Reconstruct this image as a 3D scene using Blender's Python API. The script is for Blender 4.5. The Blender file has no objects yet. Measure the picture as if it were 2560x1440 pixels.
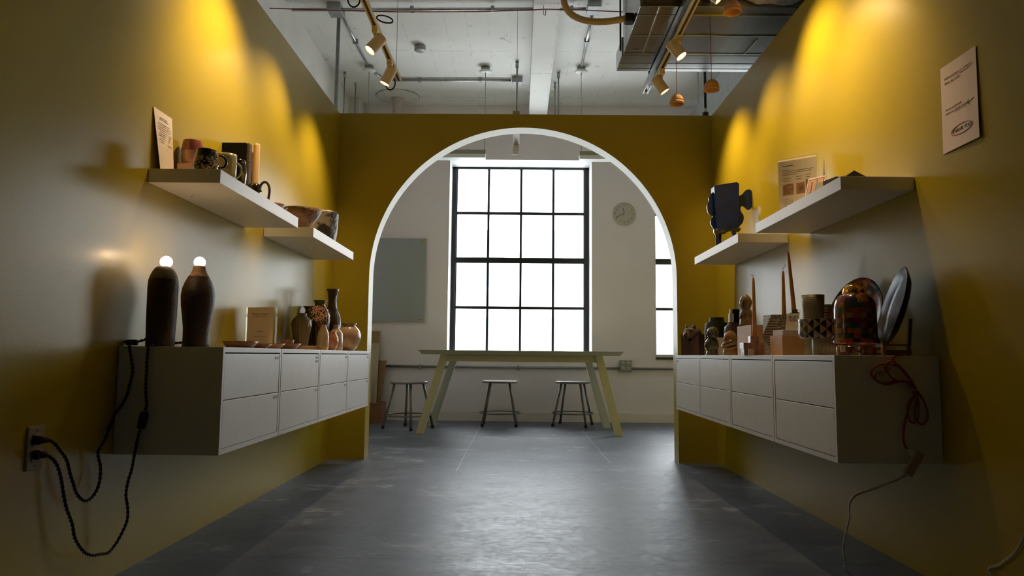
import bpy, math, random
from mathutils import Vector, Matrix
PI = math.pi
random.seed(7)
SC = bpy.context.scene
COL = SC.collection

# ---------------------------------------------------------------- camera
F = 1776.0; EYE = 0.74
c_r = Vector((0.99991592, 0.00849129, 0.00980101))
c_u = Vector((-0.00895388, -0.09462673, 0.99547256))
c_f = Vector((-0.00938029, 0.99547661, 0.09454274))
CO = Vector((0, 0, EYE))
cam_d = bpy.data.cameras.new('camera')
cam = bpy.data.objects.new('camera', cam_d); COL.objects.link(cam)
M = Matrix((c_r, c_u, -c_f)).transposed().to_4x4(); M.translation = CO
cam.matrix_world = M
cam_d.sensor_width = 36; cam_d.lens = 36 * F / 2560
cam_d.clip_start = 0.02; cam_d.clip_end = 200
SC.camera = cam

def px(u, v, x=None, y=None, z=None):
    """measured point of the photograph carried onto a known plane of the room"""
    d = c_f + c_r * ((u - 1280) / F) - c_u * ((v - 720) / F)
    if x is not None: t = (x - CO.x) / d.x
    elif y is not None: t = (y - CO.y) / d.y
    else: t = (z - CO.z) / d.z
    return CO + d * t

# ---------------------------------------------------------------- materials
MT = {}
def mat(name, col, rough=.5, metal=0, var=0.0, scale=8, bump=0.0, bscale=60, bdist=.004, sharp=None, spec=.5, coat=0, emis=None, estr=0, alpha=None, var2=None, stretch=None):
    m = bpy.data.materials.new(name); m.use_nodes = True
    nt = m.node_tree; b = nt.nodes['Principled BSDF']
    c = (*col, 1)
    b.inputs['Base Color'].default_value = c
    b.inputs['Roughness'].default_value = rough
    b.inputs['Metallic'].default_value = metal
    b.inputs['Specular IOR Level'].default_value = spec
    b.inputs['Coat Weight'].default_value = coat
    b.inputs['Coat Roughness'].default_value = .08
    if emis:
        b.inputs['Emission Color'].default_value = (*emis, 1); b.inputs['Emission Strength'].default_value = estr
    tc = nt.nodes.new('ShaderNodeTexCoord')
    src = tc.outputs['Object']
    if stretch:
        mp = nt.nodes.new('ShaderNodeMapping'); mp.inputs['Scale'].default_value = stretch
        nt.links.new(src, mp.inputs['Vector']); src = mp.outputs['Vector']
    if var > 0 or var2:
        n = nt.nodes.new('ShaderNodeTexNoise'); n.inputs['Scale'].default_value = scale; n.inputs['Detail'].default_value = 5
        nt.links.new(src, n.inputs['Vector'])
        r = nt.nodes.new('ShaderNodeValToRGB')
        lo_, hi_ = sharp or (.3, .7); r.color_ramp.elements[0].position = lo_; r.color_ramp.elements[1].position = hi_
        if var2:
            r.color_ramp.elements[0].color = c; r.color_ramp.elements[1].color = (*var2, 1)
        else:
            r.color_ramp.elements[0].color = tuple(max(0, q * (1 - var)) for q in col) + (1,)
            r.color_ramp.elements[1].color = tuple(min(1, q * (1 + var)) for q in col) + (1,)
        nt.links.new(n.outputs['Fac'], r.inputs['Fac']); nt.links.new(r.outputs['Color'], b.inputs['Base Color'])
    if bump > 0:
        n2 = nt.nodes.new('ShaderNodeTexNoise'); n2.inputs['Scale'].default_value = bscale; n2.inputs['Detail'].default_value = 3
        bp = nt.nodes.new('ShaderNodeBump'); bp.inputs['Strength'].default_value = bump; bp.inputs['Distance'].default_value = bdist
        nt.links.new(src, n2.inputs['Vector']); nt.links.new(n2.outputs['Fac'], bp.inputs['Height']); nt.links.new(bp.outputs['Normal'], b.inputs['Normal'])
    MT[name] = m
    return m
def nodes(m): return m.node_tree.nodes, m.node_tree.links, m.node_tree.nodes['Principled BSDF']

YEL = (0.368, 0.279, 0.014)
mat('yellow_paint', YEL, rough=.29, var=.03, scale=1.5, bump=.06, bscale=160, spec=.25)
mat('yellow_paint_arch', YEL, rough=.38, var=.03, scale=1.5, bump=.08, bscale=160, spec=.5)
mat('white_wall', (.88, .81, .84), rough=.6, var=.02, scale=2, bump=.05, bscale=120)
mat('reveal_white', (.80, .82, .83), rough=.5)
mat('base_cream', (.82, .74, .72), rough=.5)
mat('outer_wall', (.76, .75, .72), rough=.7, var=.06, scale=3, bump=.3, bscale=20)
mat('dark_room', (.10, .09, .08), rough=.8)
mat('melamine', (.74, .73, .71), rough=.42, var=.012, scale=30, spec=.5)
mat('melamine_door', (.72, .72, .71), rough=.40, var=.02, scale=18, spec=.5)
mat('chipboard_edge', (.55, .42, .27), rough=.6)
mat('gap_dark', (.01, .01, .01), rough=.9)
mat('sticker_grey', (.33, .34, .35), rough=.6)
mat('black_metal', (.012, .013, .015), rough=.35, spec=.5)
mat('steel_grey', (.25, .24, .225), rough=.38, metal=.6, var=.08, scale=20)
mat('stool_seat', (.38, .355, .335), rough=.33, metal=.5, var=.1, scale=25)
mat('galv', (.42, .43, .43), rough=.35, metal=.9, var=.18, scale=30)
mat('galv_dull', (.30, .31, .31), rough=.5, metal=.6, var=.12, scale=20)
mat('track_cream', (.72, .60, .32), rough=.4)
mat('head_cream', (.80, .66, .44), rough=.5)
mat('slot_dark', (.06, .05, .03), rough=.5)
mat('table_yellow', (.72, .67, .42), rough=.35, var=.03, scale=6)
mat('table_white', (.62, .64, .60), rough=.35, var=.03, scale=6)  # daylight caught by the back legs is put into this paler colour
mat('lens_glow', (1, .9, .7), emis=(1, .80, .52), estr=5)
mat('black_rubber', (.012, .012, .012), rough=.6)
mat('cable_black', (.012, .011, .010), rough=.75)
mat('cable_white', (.55, .54, .52), rough=.5)
mat('cable_red_wire', (.22, .012, .015), rough=.5)
mat('wood_pend', (.72, .43, .19), rough=.42, var2=(.52, .27, .10), scale=5, stretch=(1, 1, 9))
mat('copper_cord', (.55, .24, .12), rough=.5)
mat('plaster', (.66, .65, .62), rough=.7, var=.1, scale=12, bump=.5, bscale=30)
mat('pipe_old', (.50, .40, .35), rough=.7, var2=(.62, .56, .52), scale=25, bump=.5)
mat('cardboard', (.36, .25, .13), rough=.8, var=.08, scale=20)
mat('board_cream', (.55, .47, .34), rough=.7, var=.05)
mat('board_wood', (.24, .13, .06), rough=.55, var2=(.32, .18, .08), scale=4, stretch=(2, 2, 18))
mat('crate_wood', (.30, .13, .06), rough=.55, var2=(.20, .08, .035), scale=5, stretch=(2, 2, 22))
mat('glassboard', (.36, .39, .42), rough=.12, spec=.6)
mat('brass', (.55, .48, .22), rough=.35, metal=.9)
mat('clock_white', (.62, .58, .50), rough=.45)
mat('clock_face', (.56, .52, .45), rough=.35, coat=.6)
mat('ink', (.02, .02, .02), rough=.6)
mat('ink_soft', (.14, .12, .10), rough=.7)
mat('fixture_beige', (.34, .32, .24), rough=.5)
mat('fixture_white', (.78, .79, .80), rough=.4)
mat('plate_white', (.92, .92, .92), rough=.35)
mat('hose', (.55, .44, .24), rough=.6, var=.08, scale=12, bump=.3, bscale=40)
mat('foil', (.35, .30, .20), rough=.35, metal=.7, var2=(.12, .09, .04), scale=18, bump=1.0, bscale=18)
mat('fibre', (.50, .49, .44), rough=.9, var2=(.85, .84, .80), scale=40, bump=1.0, bscale=60)
mat('plastic_white', (.62, .58, .50), rough=.4)
mat('plastic_shaded', (.36, .33, .27), rough=.45)  # white plastic darkened, shade low on the walls put into its colour
mat('facade', (.80, .80, .78), rough=.9)
mat('facade_glass', (.20, .25, .30), rough=.9)
mat('brown_iron', (.05, .04, .03), rough=.5, metal=.5)

# duct sheet metal: dull mirror
m = mat('duct_metal', (.37, .37, .36), rough=.24, metal=1.0, var=.07, scale=60, bump=.05, bscale=8)
m = mat('duct_seam', (.75, .75, .73), rough=.25, metal=1.0)

# clear acrylic / window panes
def clearmat(name, tint=(1, 1, 1), refl=.10, rough=.02):
    m = bpy.data.materials.new(name); m.use_nodes = True; nt = m.node_tree; nt.nodes.clear()
    o = nt.nodes.new('ShaderNodeOutputMaterial'); t = nt.nodes.new('ShaderNodeBsdfTransparent'); g = nt.nodes.new('ShaderNodeBsdfGlossy')
    t.inputs['Color'].default_value = (*tint, 1); g.inputs['Roughness'].default_value = rough
    lw = nt.nodes.new('ShaderNodeLayerWeight'); lw.inputs['Blend'].default_value = refl * 3
    mx = nt.nodes.new('ShaderNodeMixShader'); nt.links.new(lw.outputs['Fresnel'], mx.inputs[0]); nt.links.new(t.outputs[0], mx.inputs[1]); nt.links.new(g.outputs[0], mx.inputs[2]); nt.links.new(mx.outputs[0], o.inputs[0])
    MT[name] = m; return m
clearmat('window_glass', (1, 1, 1), .05)
clearmat('acrylic', (.95, .97, .93), .045)
clearmat('clear_bag', (.85, .8, .75), .12, .15)

# --- floor: dark painted plywood with scuffs and board seams
m = mat('floor_paint', (.09, .10, .12), rough=.4)
N, L, B = nodes(m)
def nn(t, **kw):
    n = N.new(t)
    for k, v in kw.items():
        if k == 'op': n.operation = v
        else: n.inputs[k].default_value = v
    return n
geo = N.new('ShaderNodeNewGeometry'); sep = N.new('ShaderNodeSeparateXYZ'); L.new(geo.outputs['Position'], sep.inputs[0])
def math_(op, a, b=None, c=None):
    n = N.new('ShaderNodeMath'); n.operation = op
    for i, q in enumerate((a, b, c)):
        if q is None: continue
        if isinstance(q, (int, float)): n.inputs[i].default_value = q
        else: L.new(q, n.inputs[i])
    return n.outputs[0]
mapn = N.new('ShaderNodeMapping'); mapn.inputs['Scale'].default_value = (1.0, 1.5, 1); L.new(geo.outputs['Position'], mapn.inputs['Vector'])
n1 = N.new('ShaderNodeTexNoise'); n1.inputs['Scale'].default_value = 1.6; n1.inputs['Detail'].default_value = 9; n1.inputs['Roughness'].default_value = .68; L.new(mapn.outputs[0], n1.inputs['Vector'])
n2 = N.new('ShaderNodeTexNoise'); n2.inputs['Scale'].default_value = 5; n2.inputs['Detail'].default_value = 12; n2.inputs['Roughness'].default_value = .7; L.new(mapn.outputs[0], n2.inputs['Vector'])
rp = N.new('ShaderNodeValToRGB'); e = rp.color_ramp.elements
e[0].position = .35; e[0].color = (.055, .068, .098, 1); e[1].position = .55; e[1].color = (.115, .136, .18, 1)
q = e.new(.61); q.color = (.30, .33, .38, 1)
mixf = math_('MULTIPLY_ADD', n2.outputs['Fac'], .45, math_('MULTIPLY', n1.outputs['Fac'], .55))
L.new(mixf, rp.inputs['Fac'])
def line(coord, at, w, lo_c=None, lo=None, hi=None):
    wob = math_('MULTIPLY_ADD', n1.outputs['Fac'], .02, -.01)
    d = math_('ABSOLUTE', math_('SUBTRACT', math_('ADD', coord, wob), at))
    k = math_('LESS_THAN', d, w)
    if lo is not None:
        k = math_('MULTIPLY', k, math_('MULTIPLY', math_('GREATER_THAN', lo_c, lo), math_('LESS_THAN', lo_c, hi)))
    return k
X, Y = sep.outputs['X'], sep.outputs['Y']
light = math_('MAXIMUM', line(X, -.39, .004, Y, 4.65, 7.6), line(X, .648, .004, Y, 5.05, 7.3))
dark = None
for at in (2.66, 4.64, 5.05, 6.41):
    k = line(Y, at, .0035)
    dark = k if dark is None else math_('MAXIMUM', dark, k)
for at, a, b_ in ((.035, 0, 2.66),):
    dark = math_('MAXIMUM', dark, line(X, at, .002, Y, a, b_))
mx1 = N.new('ShaderNodeMix'); mx1.data_type = 'RGBA'; L.new(light, mx1.inputs['Factor']); L.new(rp.outputs['Color'], mx1.inputs[6]); mx1.inputs[7].default_value = (.30, .31, .32, 1)
mx2 = N.new('ShaderNodeMix'); mx2.data_type = 'RGBA'; L.new(math_('MULTIPLY', dark, .75), mx2.inputs['Factor']); L.new(mx1.outputs[2], mx2.inputs[6]); mx2.inputs[7].default_value = (.02, .022, .028, 1)
L.new(mx2.outputs[2], B.inputs['Base Color'])
n3 = N.new('ShaderNodeTexNoise'); n3.inputs['Scale'].default_value = 26; n3.inputs['Detail'].default_value = 8; n3.inputs['Roughness'].default_value = .75; L.new(mapn.outputs[0], n3.inputs['Vector'])
L.new(math_('MULTIPLY_ADD', n3.outputs['Fac'], .45, math_('MULTIPLY_ADD', n2.outputs['Fac'], .30, .07)), B.inputs['Roughness']); B.inputs['Specular IOR Level'].default_value = .6
bp = N.new('ShaderNodeBump'); bp.inputs['Strength'].default_value = .22; bp.inputs['Distance'].default_value = .0022
L.new(math_('SUBTRACT', n3.outputs['Fac'], math_('MULTIPLY', dark, .5)), bp.inputs['Height']); L.new(bp.outputs[0], B.inputs['Normal'])

# --- ceiling: board-marked painted concrete with specks
m = mat('ceiling_paint', (.6, .6, .58), rough=.75)
N, L, B = nodes(m)
geo = N.new('ShaderNodeNewGeometry'); sep = N.new('ShaderNodeSeparateXYZ'); L.new(geo.outputs['Position'], sep.inputs[0]); X, Y = sep.outputs['X'], sep.outputs['Y']
n1 = N.new('ShaderNodeTexNoise'); n1.inputs['Scale'].default_value = 1.2; n1.inputs['Detail'].default_value = 6; L.new(geo.outputs['Position'], n1.inputs['Vector'])
n2 = N.new('ShaderNodeTexNoise'); n2.inputs['Scale'].default_value = 7; n2.inputs['Detail'].default_value = 10; n2.inputs['Roughness'].default_value = .75; L.new(geo.outputs['Position'], n2.inputs['Vector'])
rp = N.new('ShaderNodeValToRGB'); e = rp.color_ramp.elements
e[0].position = .3; e[0].color = (.72, .72, .70, 1); e[1].position = .7; e[1].color = (.84, .84, .82, 1); L.new(n1.outputs['Fac'], rp.inputs['Fac'])
speck = N.new('ShaderNodeValToRGB'); e = speck.color_ramp.elements
e[0].position = .64; e[0].color = (0, 0, 0, 1); e[1].position = .66; e[1].color = (1, 1, 1, 1); L.new(n2.outputs['Fac'], speck.inputs['Fac'])
seam = math_('LESS_THAN', math_('ABSOLUTE', math_('SUBTRACT', math_('FRACT', math_('MULTIPLY', X, 5.2)), .5)), .012)
seam = math_('MULTIPLY', seam, math_('GREATER_THAN', n2.outputs['Fac'], .52))
seamy = math_('LESS_THAN', math_('ABSOLUTE', math_('SUBTRACT', math_('FRACT', math_('MULTIPLY_ADD', Y, .8, .2)), .5)), .003)
seamy = math_('MULTIPLY', seamy, math_('GREATER_THAN', n2.outputs['Fac'], .5))
mask = math_('MAXIMUM', math_('MULTIPLY', speck.outputs['Color'], .6), math_('MAXIMUM', math_('MULTIPLY', seam, .35), math_('MULTIPLY', seamy, .4)))
mx = N.new('ShaderNodeMix'); mx.data_type = 'RGBA'; L.new(mask, mx.inputs['Factor']); L.new(rp.outputs['Color'], mx.inputs[6]); mx.inputs[7].default_value = (.17, .165, .15, 1)
L.new(mx.outputs[2], B.inputs['Base Color'])
bp = N.new('ShaderNodeBump'); bp.inputs['Strength'].default_value = .4; bp.inputs['Distance'].default_value = .01; L.new(n2.outputs['Fac'], bp.inputs['Height']); L.new(bp.outputs[0], B.inputs['Normal'])

# ---------------------------------------------------------------- mesh helpers
class MB:
    def __init__(s): s.v = []; s.f = []; s.uv = {}; s.sm = []
    def add(s, vs, fs, smooth=False, uvs=None):
        o = len(s.v); s.v += [tuple(v) for v in vs]
        for i, f in enumerate(fs):
            if uvs: s.uv[len(s.f)] = uvs[i]
            s.f.append([o + k for k in f]); s.sm.append(smooth)
        return s
    def box(s, a, b, rot=0, piv=None):
        x0, y0, z0 = a; x1, y1, z1 = b
        vs = [Vector(p) for p in ((x0, y0, z0), (x1, y0, z0), (x1, y1, z0), (x0, y1, z0), (x0, y0, z1), (x1, y0, z1), (x1, y1, z1), (x0, y1, z1))]
        if rot:
            c = Vector(piv) if piv else (Vector(a) + Vector(b)) / 2
            R = Matrix.Rotation(rot, 3, 'Z'); vs = [R @ (v - c) + c for v in vs]
        return s.add(vs, [(0, 3, 2, 1), (4, 5, 6, 7), (0, 1, 5, 4), (1, 2, 6, 5), (2, 3, 7, 6), (3, 0, 4, 7)])
    def hexa(s, bot, top):
        return s.add(list(bot) + list(top), [(0, 3, 2, 1), (4, 5, 6, 7), (0, 1, 5, 4), (1, 2, 6, 5), (2, 3, 7, 6), (3, 0, 4, 7)])
    def bar(s, p, q, w, h, up=(0, 0, 1)):
        p, q = Vector(p), Vector(q); d = (q - p).normalized(); u = Vector(up)
        if abs(d.dot(u)) > .98: u = Vector((0, 1, 0))
        r = d.cross(u).normalized() * w / 2; t = r.cross(d).normalized() * h / 2
        return s.hexa([p - r - t, p + r - t, p + r + t, p - r + t], [q - r - t, q + r - t, q + r + t, q - r + t])
    def tube(s, pts, r, n=10, cap=True, closed=False):
        pts = [Vector(p) for p in pts]; rs = r if isinstance(r, (list, tuple)) else [r] * len(pts)
        vs = []; fs = []; prev = None; m = len(pts)
        for i, p in enumerate(pts):
            if closed: d = pts[(i + 1) % m] - pts[i - 1]
            else: d = pts[min(i + 1, m - 1)] - pts[max(i - 1, 0)]
            d.normalize()
            if prev is None:
                a = Vector((0, 0, 1)) if abs(d.z) < .9 else Vector((1, 0, 0))
                prev = d.cross(a).normalized()
            prev = (prev - d * prev.dot(d)).normalized(); b = d.cross(prev)
            for k in range(n):
                an = 2 * PI * k / n; vs.append(p + (prev * math.cos(an) + b * math.sin(an)) * rs[i])
        for i in range(m if closed else m - 1):
            j = (i + 1) % m
            for k in range(n): fs.append((i * n + k, i * n + (k + 1) % n, j * n + (k + 1) % n, j * n + k))
        if cap and not closed:
            fs.append(tuple(range(n))[::-1]); fs.append(tuple((m - 1) * n + k for k in range(n)))
        return s.add(vs, fs, True)
    def lathe(s, prof, o=(0, 0, 0), n=40, squash=(1, 1), twist=None, wob=None, cap0=True, cap1=False):
        vs = []; fs = []; uvs = []; o = Vector(o)
        tot = len(prof) - 1
        cum = [0.0]
        for i in range(tot): cum.append(cum[-1] + math.hypot(prof[i + 1][0] - prof[i][0], prof[i + 1][1] - prof[i][1]))
        cum = [q / max(cum[-1], 1e-9) for q in cum]
        for i, (r, z) in enumerate(prof):
            for k in range(n):
                an = 2 * PI * k / n; rr = r
                if twist: rr = r * (1 + twist[0] * math.sin(twist[1] * an + twist[2] * z))
                dz = 0
                if wob: rr *= 1 + wob * math.sin(3 * an + 7 * z) * .6; dz = wob * .3 * math.sin(2 * an + 1) * (i / tot) * r
                vs.append(o + Vector((rr * math.cos(an) * squash[0], rr * math.sin(an) * squash[1], z + dz)))
        for i in range(tot):
            for k in range(n):
                fs.append((i * n + k, i * n + (k + 1) % n, (i + 1) * n + (k + 1) % n, (i + 1) * n + k))
                uvs.append([(k / n, cum[i]), ((k + 1) / n, cum[i]), ((k + 1) / n, cum[i + 1]), (k / n, cum[i + 1])])
        s.add(vs, fs, True, uvs)
        b = len(s.v) - len(vs)
        if cap0: s.f.append([b + k for k in range(n)][::-1]); s.sm.append(False)
        if cap1: s.f.append([b + tot * n + k for k in range(n)]); s.sm.append(False)
        return s
    def cyl(s, p, q, r, n=24, r2=None):
        return s.tube([p, q], [r, r if r2 is None else r2], n)
    def ball(s, c, r, n=20, sq=(1, 1, 1)):
        vs = []; fs = []; c = Vector(c); m = n // 2
        for i in range(m + 1):
            th = PI * i / m
            for k in range(n):
                ph = 2 * PI * k / n
                vs.append(c + Vector((r * sq[0] * math.sin(th) * math.cos(ph), r * sq[1] * math.sin(th) * math.sin(ph), r * sq[2] * math.cos(th))))
        for i in range(m):
            for k in range(n): fs.append((i * n + k, (i + 1) * n + k, (i + 1) * n + (k + 1) % n, i * n + (k + 1) % n))
        return s.add(vs, fs, True)
    def prism(s, poly, axis, a, b):
        """poly: 2-D outline; axis 'x','y','z' is the direction of thickness"""
        def P(u, w, t): return (t, u, w) if axis == 'x' else (u, t, w) if axis == 'y' else (u, w, t)
        n = len(poly); vs = [P(u, w, a) for u, w in poly] + [P(u, w, b) for u, w in poly]
        fs = [tuple(range(n))[::-1], tuple(range(n, 2 * n))] + [(i, (i + 1) % n, n + (i + 1) % n, n + i) for i in range(n)]
        return s.add(vs, fs)
    def build(s, name, m, parent=None, bevel=0, shift=None):
        me = bpy.data.meshes.new(name); me.from_pydata(s.v, [], s.f); me.update()
        if s.uv:
            ul = me.uv_layers.new(name='UVMap')
            for p in me.polygons:
                u = s.uv.get(p.index)
                if u:
                    for li, q in zip(p.loop_indices, u): ul.data[li].uv = q
        for p, sm in zip(me.polygons, s.sm): p.use_smooth = sm
        import bmesh
        bm = bmesh.new(); bm.from_mesh(me); bmesh.ops.remove_doubles(bm, verts=bm.verts, dist=1e-6); bmesh.ops.recalc_face_normals(bm, faces=bm.faces); bm.to_mesh(me); bm.free()
        me.materials.append(MT[m] if isinstance(m, str) else m)
        o = bpy.data.objects.new(name, me); COL.objects.link(o)
        if parent is not None:
            o.parent = parent
            if getattr(parent, 'type', '') == 'EMPTY' or parent.get('abs'): pass
            # vertices are given in world coordinates: undo the parents' offset
            w = Matrix.Identity(4); p = parent
            while p is not None:
                w = (Matrix.Translation(p.location) @ p.rotation_euler.to_matrix().to_4x4()) @ w; p = p.parent
            o['_'] = 0; del o['_']
            if not LOCAL[0]: me.transform(w.inverted())
        elif shift is not None:
            me.transform(Matrix.Translation(-Vector(shift))); o.location = shift
        if bevel:
            b = o.modifiers.new('bevel', 'BEVEL'); b.width = bevel; b.segments = 2; b.limit_method = 'ANGLE'; b.angle_limit = .6
        return o
LOCAL = [False]   # True while a prototype is being built in its own coordinates

def tag(o, label=None, cat=None, group=None, kind=None):
    if label: o['label'] = label
    if cat: o['category'] = cat
    if group: o['group'] = group
    if kind: o['kind'] = kind
    return o
def thing(name, label, cat, loc=(0, 0, 0), group=None, rz=0, kind=None):
    o = bpy.data.objects.new(name, None); COL.objects.link(o); o.location = loc; o.rotation_euler = (0, 0, rz); o.empty_display_size = .05
    return tag(o, label, cat, group, kind)
def dup(root, loc, rz=None, label=None):
    r = root.copy(); COL.objects.link(r); r.location = loc
    if rz is not None: r.rotation_euler = (0, 0, rz)
    if label: r['label'] = label
    for ch in root.children:
        c = ch.copy(); COL.objects.link(c); c.parent = r
        for g in ch.children:
            d = g.copy(); COL.objects.link(d); d.parent = c
    return r
def text(name, body, size, origin, right, up, m, parent, align='CENTER', extrude=.0002, shear=0):
    """lettering lying in the plane spanned by right and up"""
    cu = bpy.data.curves.new(name, 'FONT'); cu.body = body; cu.size = size; cu.extrude = extrude; cu.align_x = align; cu.resolution_u = 2; cu.shear = shear
    t = bpy.data.objects.new(name + '_tmp', cu); COL.objects.link(t)
    bpy.context.view_layer.update()
    me = bpy.data.meshes.new_from_object(t.evaluated_get(bpy.context.evaluated_depsgraph_get()))
    bpy.data.objects.remove(t); bpy.data.curves.remove(cu)
    r = Vector(right).normalized(); u = Vector(up).normalized(); n = r.cross(u)
    T = Matrix((r, u, n)).transposed().to_4x4(); T.translation = Vector(origin); me.transform(T)
    me.materials.clear(); me.materials.append(MT[m])
    o = bpy.data.objects.new(name, me); COL.objects.link(o); o.parent = parent
    w = Matrix.Identity(4); p = parent
    while p is not None:
        w = (Matrix.Translation(p.location) @ p.rotation_euler.to_matrix().to_4x4()) @ w; p = p.parent
    me.transform(w.inverted()); return o
def struct(name, mb, m, label, cat, parent=None, bevel=0):
    o = mb.build(name, m, parent, bevel)
    if parent is None: tag(o, label, cat, kind='structure')
    return o

# ---------------------------------------------------------------- room shell
XL, XR, YB, ZP = -1.332, 1.406, 5.088, 2.5085
YW, ZC = 8.131, 3.67
XO, XE, YN = -1.964, 6.2, -1.4
struct('floor', MB().box((XO - .1, YN, -.1), (XE, YW + .4, 0)), 'floor_paint', 'dark slate painted board floor with scuffs and pale seams', 'floor')
struct('ceiling', MB().box((XO - .1, YN, ZC), (XE, YW + .4, ZC + .2)), 'ceiling_paint', 'off-white painted concrete ceiling with cracks and specks', 'ceiling')
struct('wall_left', MB().box((XL - .12, YN, 0), (XL, YB, ZP)), 'yellow_paint', 'mustard yellow partition wall on the left holding two shelves', 'wall')
struct('wall_right', MB().box((XR, YN, 0), (XR + .12, YB, ZP)), 'yellow_paint', 'mustard yellow partition wall on the right with a taped flyer', 'wall')
# arch partition
mb = MB(); cx, cz, R = .028, 1.30, 1.108; n = 72
arc = [(cx + R, 0)] + [(cx + R * math.cos(PI * i / n), cz + R * math.sin(PI * i / n)) for i in range(n + 1)] + [(cx - R, 0)]
x0, x1 = XL, XR
out = []
for (x, z) in arc:
    if z == 0: out.append((x1 if x > cx else x0, 0))
    else:
        a = math.atan2(z - cz, x - cx); ca, sa = math.cos(a), math.sin(a)
        t = 1e9
        if abs(ca) > 1e-6: t = min(t, ((x1 if ca > 0 else x0) - cx) / ca)
        if sa > 1e-6: t = min(t, (ZP - cz) / sa)
        out.append((cx + t * ca, cz + t * sa))
# exact corners
def fixc(lst, X_):
    k = min(range(len(lst)), key=lambda i: (lst[i][0] - X_) ** 2 + (lst[i][1] - ZP) ** 2); lst[k] = (X_, ZP)
fixc(out, x0); fixc(out, x1)
m_ = len(arc); vs = []
for yy in (YB, YB + .143):
    vs += [(x, yy, z) for x, z in arc] + [(x, yy, z) for x, z in out]
fs = []
for i in range(m_ - 1):
    fs.append((i, i + 1, m_ + i + 1, m_ + i)); o2 = 2 * m_
    fs.append((o2 + i, o2 + m_ + i, o2 + m_ + i + 1, o2 + i + 1))
    fs.append((i, o2 + i, o2 + i + 1, i + 1)); fs.append((m_ + i, m_ + i + 1, o2 + m_ + i + 1, o2 + m_ + i))
fs += [(0, m_, 3 * m_, 2 * m_), (m_ - 1, 3 * m_ - 1, 4 * m_ - 1, 2 * m_ - 1)]
struct('wall_middle', MB().add(vs, fs).box((XR, YB + .0005, 0), (3.4, YB + .143, ZP)).box((XO, YB + .0005, 0), (XL, YB + .143, ZP)), 'yellow_paint_arch', 'mustard yellow partition pierced by a large round-headed archway', 'wall')
# window wall
OP = [(-.82, .846), (1.568, 3.234), (3.956, 5.622)]; Z0, Z1 = .745, 3.022; YO = YW + .37
mb = MB(); xs = [XO] + [q for o in OP for q in o] + [XE]
for i in range(0, len(xs), 2): mb.box((xs[i], YW, 0), (xs[i + 1], YO, ZC))
for a, b in OP: mb.box((a, YW, 0), (b, YO, Z0)); mb.box((a, YW, Z1), (b, YO, ZC))
struct('wall_far', mb, 'white_wall', 'greyish white outer wall with tall black-framed windows', 'wall')
struct('wall_outer_left', MB().box((XO - .15, YN, 0), (XO, YW, ZC)), 'outer_wall', 'old white plastered wall rising behind the left partition', 'wall')
struct('wall_outer_right', MB().box((XE, YN, 0), (XE + .15, YW + .37, ZC)), 'outer_wall', 'white side wall of the building', 'wall')
struct('wall_behind', MB().box((XO, YN - .15, 0), (XE, YN, ZC)), 'dark_room', 'dark wall behind the viewer', 'wall')  # unseen wall, placed near and dark to hold down bounced light
struct('baseboard_far', MB().box((XO, YW - .012, 0), (XE, YW, .103)), 'base_cream', 'pale cream baseboard under the windows', 'baseboard')
struct('trim_1', MB().box((.10, 1.5, 3.45), (.302, YW, ZC)), 'ceiling_paint', 'white concrete beam running along the ceiling towards the window', 'beam')
struct('trim_2', MB().box((XO, YW - .25, 0), (XO + .12, YW, ZC)), 'outer_wall', 'white pilaster in the far left corner', 'pilaster')
struct('trim_3', MB().box((XO, 5.15, ZC - .05), (.10, 5.35, ZC)).box((.302, 5.15, ZC - .05), (XE, 5.35, ZC)), 'ceiling_paint', 'shallow concrete rib crossing the ceiling', 'beam')

for wi, (a, b) in enumerate(OP):
    s = a - OP[0][0]
    wn = thing('window_%d' % (wi + 1), ['tall black steel window of sixteen panes behind the table', 'black steel window cut off by the right side of the arch', 'black steel window farther along the outer wall'][wi], 'window', ((a + b) / 2, YW + .35, Z0), kind='structure')
    yf = YW + .33
    f = MB(); w = .058
    f.box((a, yf, Z0), (a + w, yf + .06, Z1 + .04)).box((b - w, yf, Z0), (b, yf + .06, Z1 + .04)).box((a, yf, Z1 - .03), (b, yf + .06, Z1 + .02)).box((a, yf, Z0 - .02), (b, yf + .06, Z0 + .022))
    f.box((a + w, yf + .015, Z0), (a + w + .012, yf + .05, Z1)).box((b - w - .012, yf + .015, Z0), (b - w, yf + .05, Z1))
    f.build('frame', 'black_metal', wn, .003)
    MB().box((a, YW - .018, Z0 - .034), (b, YW, Z0 - .010)).build('sill', 'black_metal', wn, .002)
    g = MB()
    for xm in (-.373, .021, .412): g.box((xm + s - .014, yf + .018, Z0), (xm + s + .014, yf + .045, Z1))
    for zm, hw in ((2.452, .0165), (1.878, .034), (1.307, .0165)): g.box((a + w, yf + .014, zm - hw), (b - w, yf + .048, zm + hw))
    g.build('muntins', 'black_metal', wn, .002)
    MB().box((a + w, yf + .03, Z0 + .02), (b - w, yf + .034, Z1 - .02)).build('pane', 'window_glass', wn)
    r = MB(); t = .006
    r.box((a, YW - .004, Z0), (a + t, yf, Z1)).box((b - t, YW - .004, Z0), (b, yf, Z1)).box((a, YW - .004, Z1 - t), (b, yf, Z1)).box((a, YW - .004, Z0), (b, yf, Z0 + .012))
    r.build('reveal', 'reveal_white', wn)

# building across the street
fb = thing('building_across_street', 'pale overexposed building with bluish windows seen through the panes', 'building', (0, 24, 0))
MB().box((-16, 24, -9), (16, 28, 4.2)).build('wall', 'facade', fb)
for i in range(-4, 5):
    for j in range(-1, 2):
        MB().box((i * 2.0 + .4, 23.9, j * 3.0 + .1), (i * 2.0 + 1.5, 24.0, j * 3.0 + 2.0)).build('window', 'facade_glass', fb)

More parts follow.
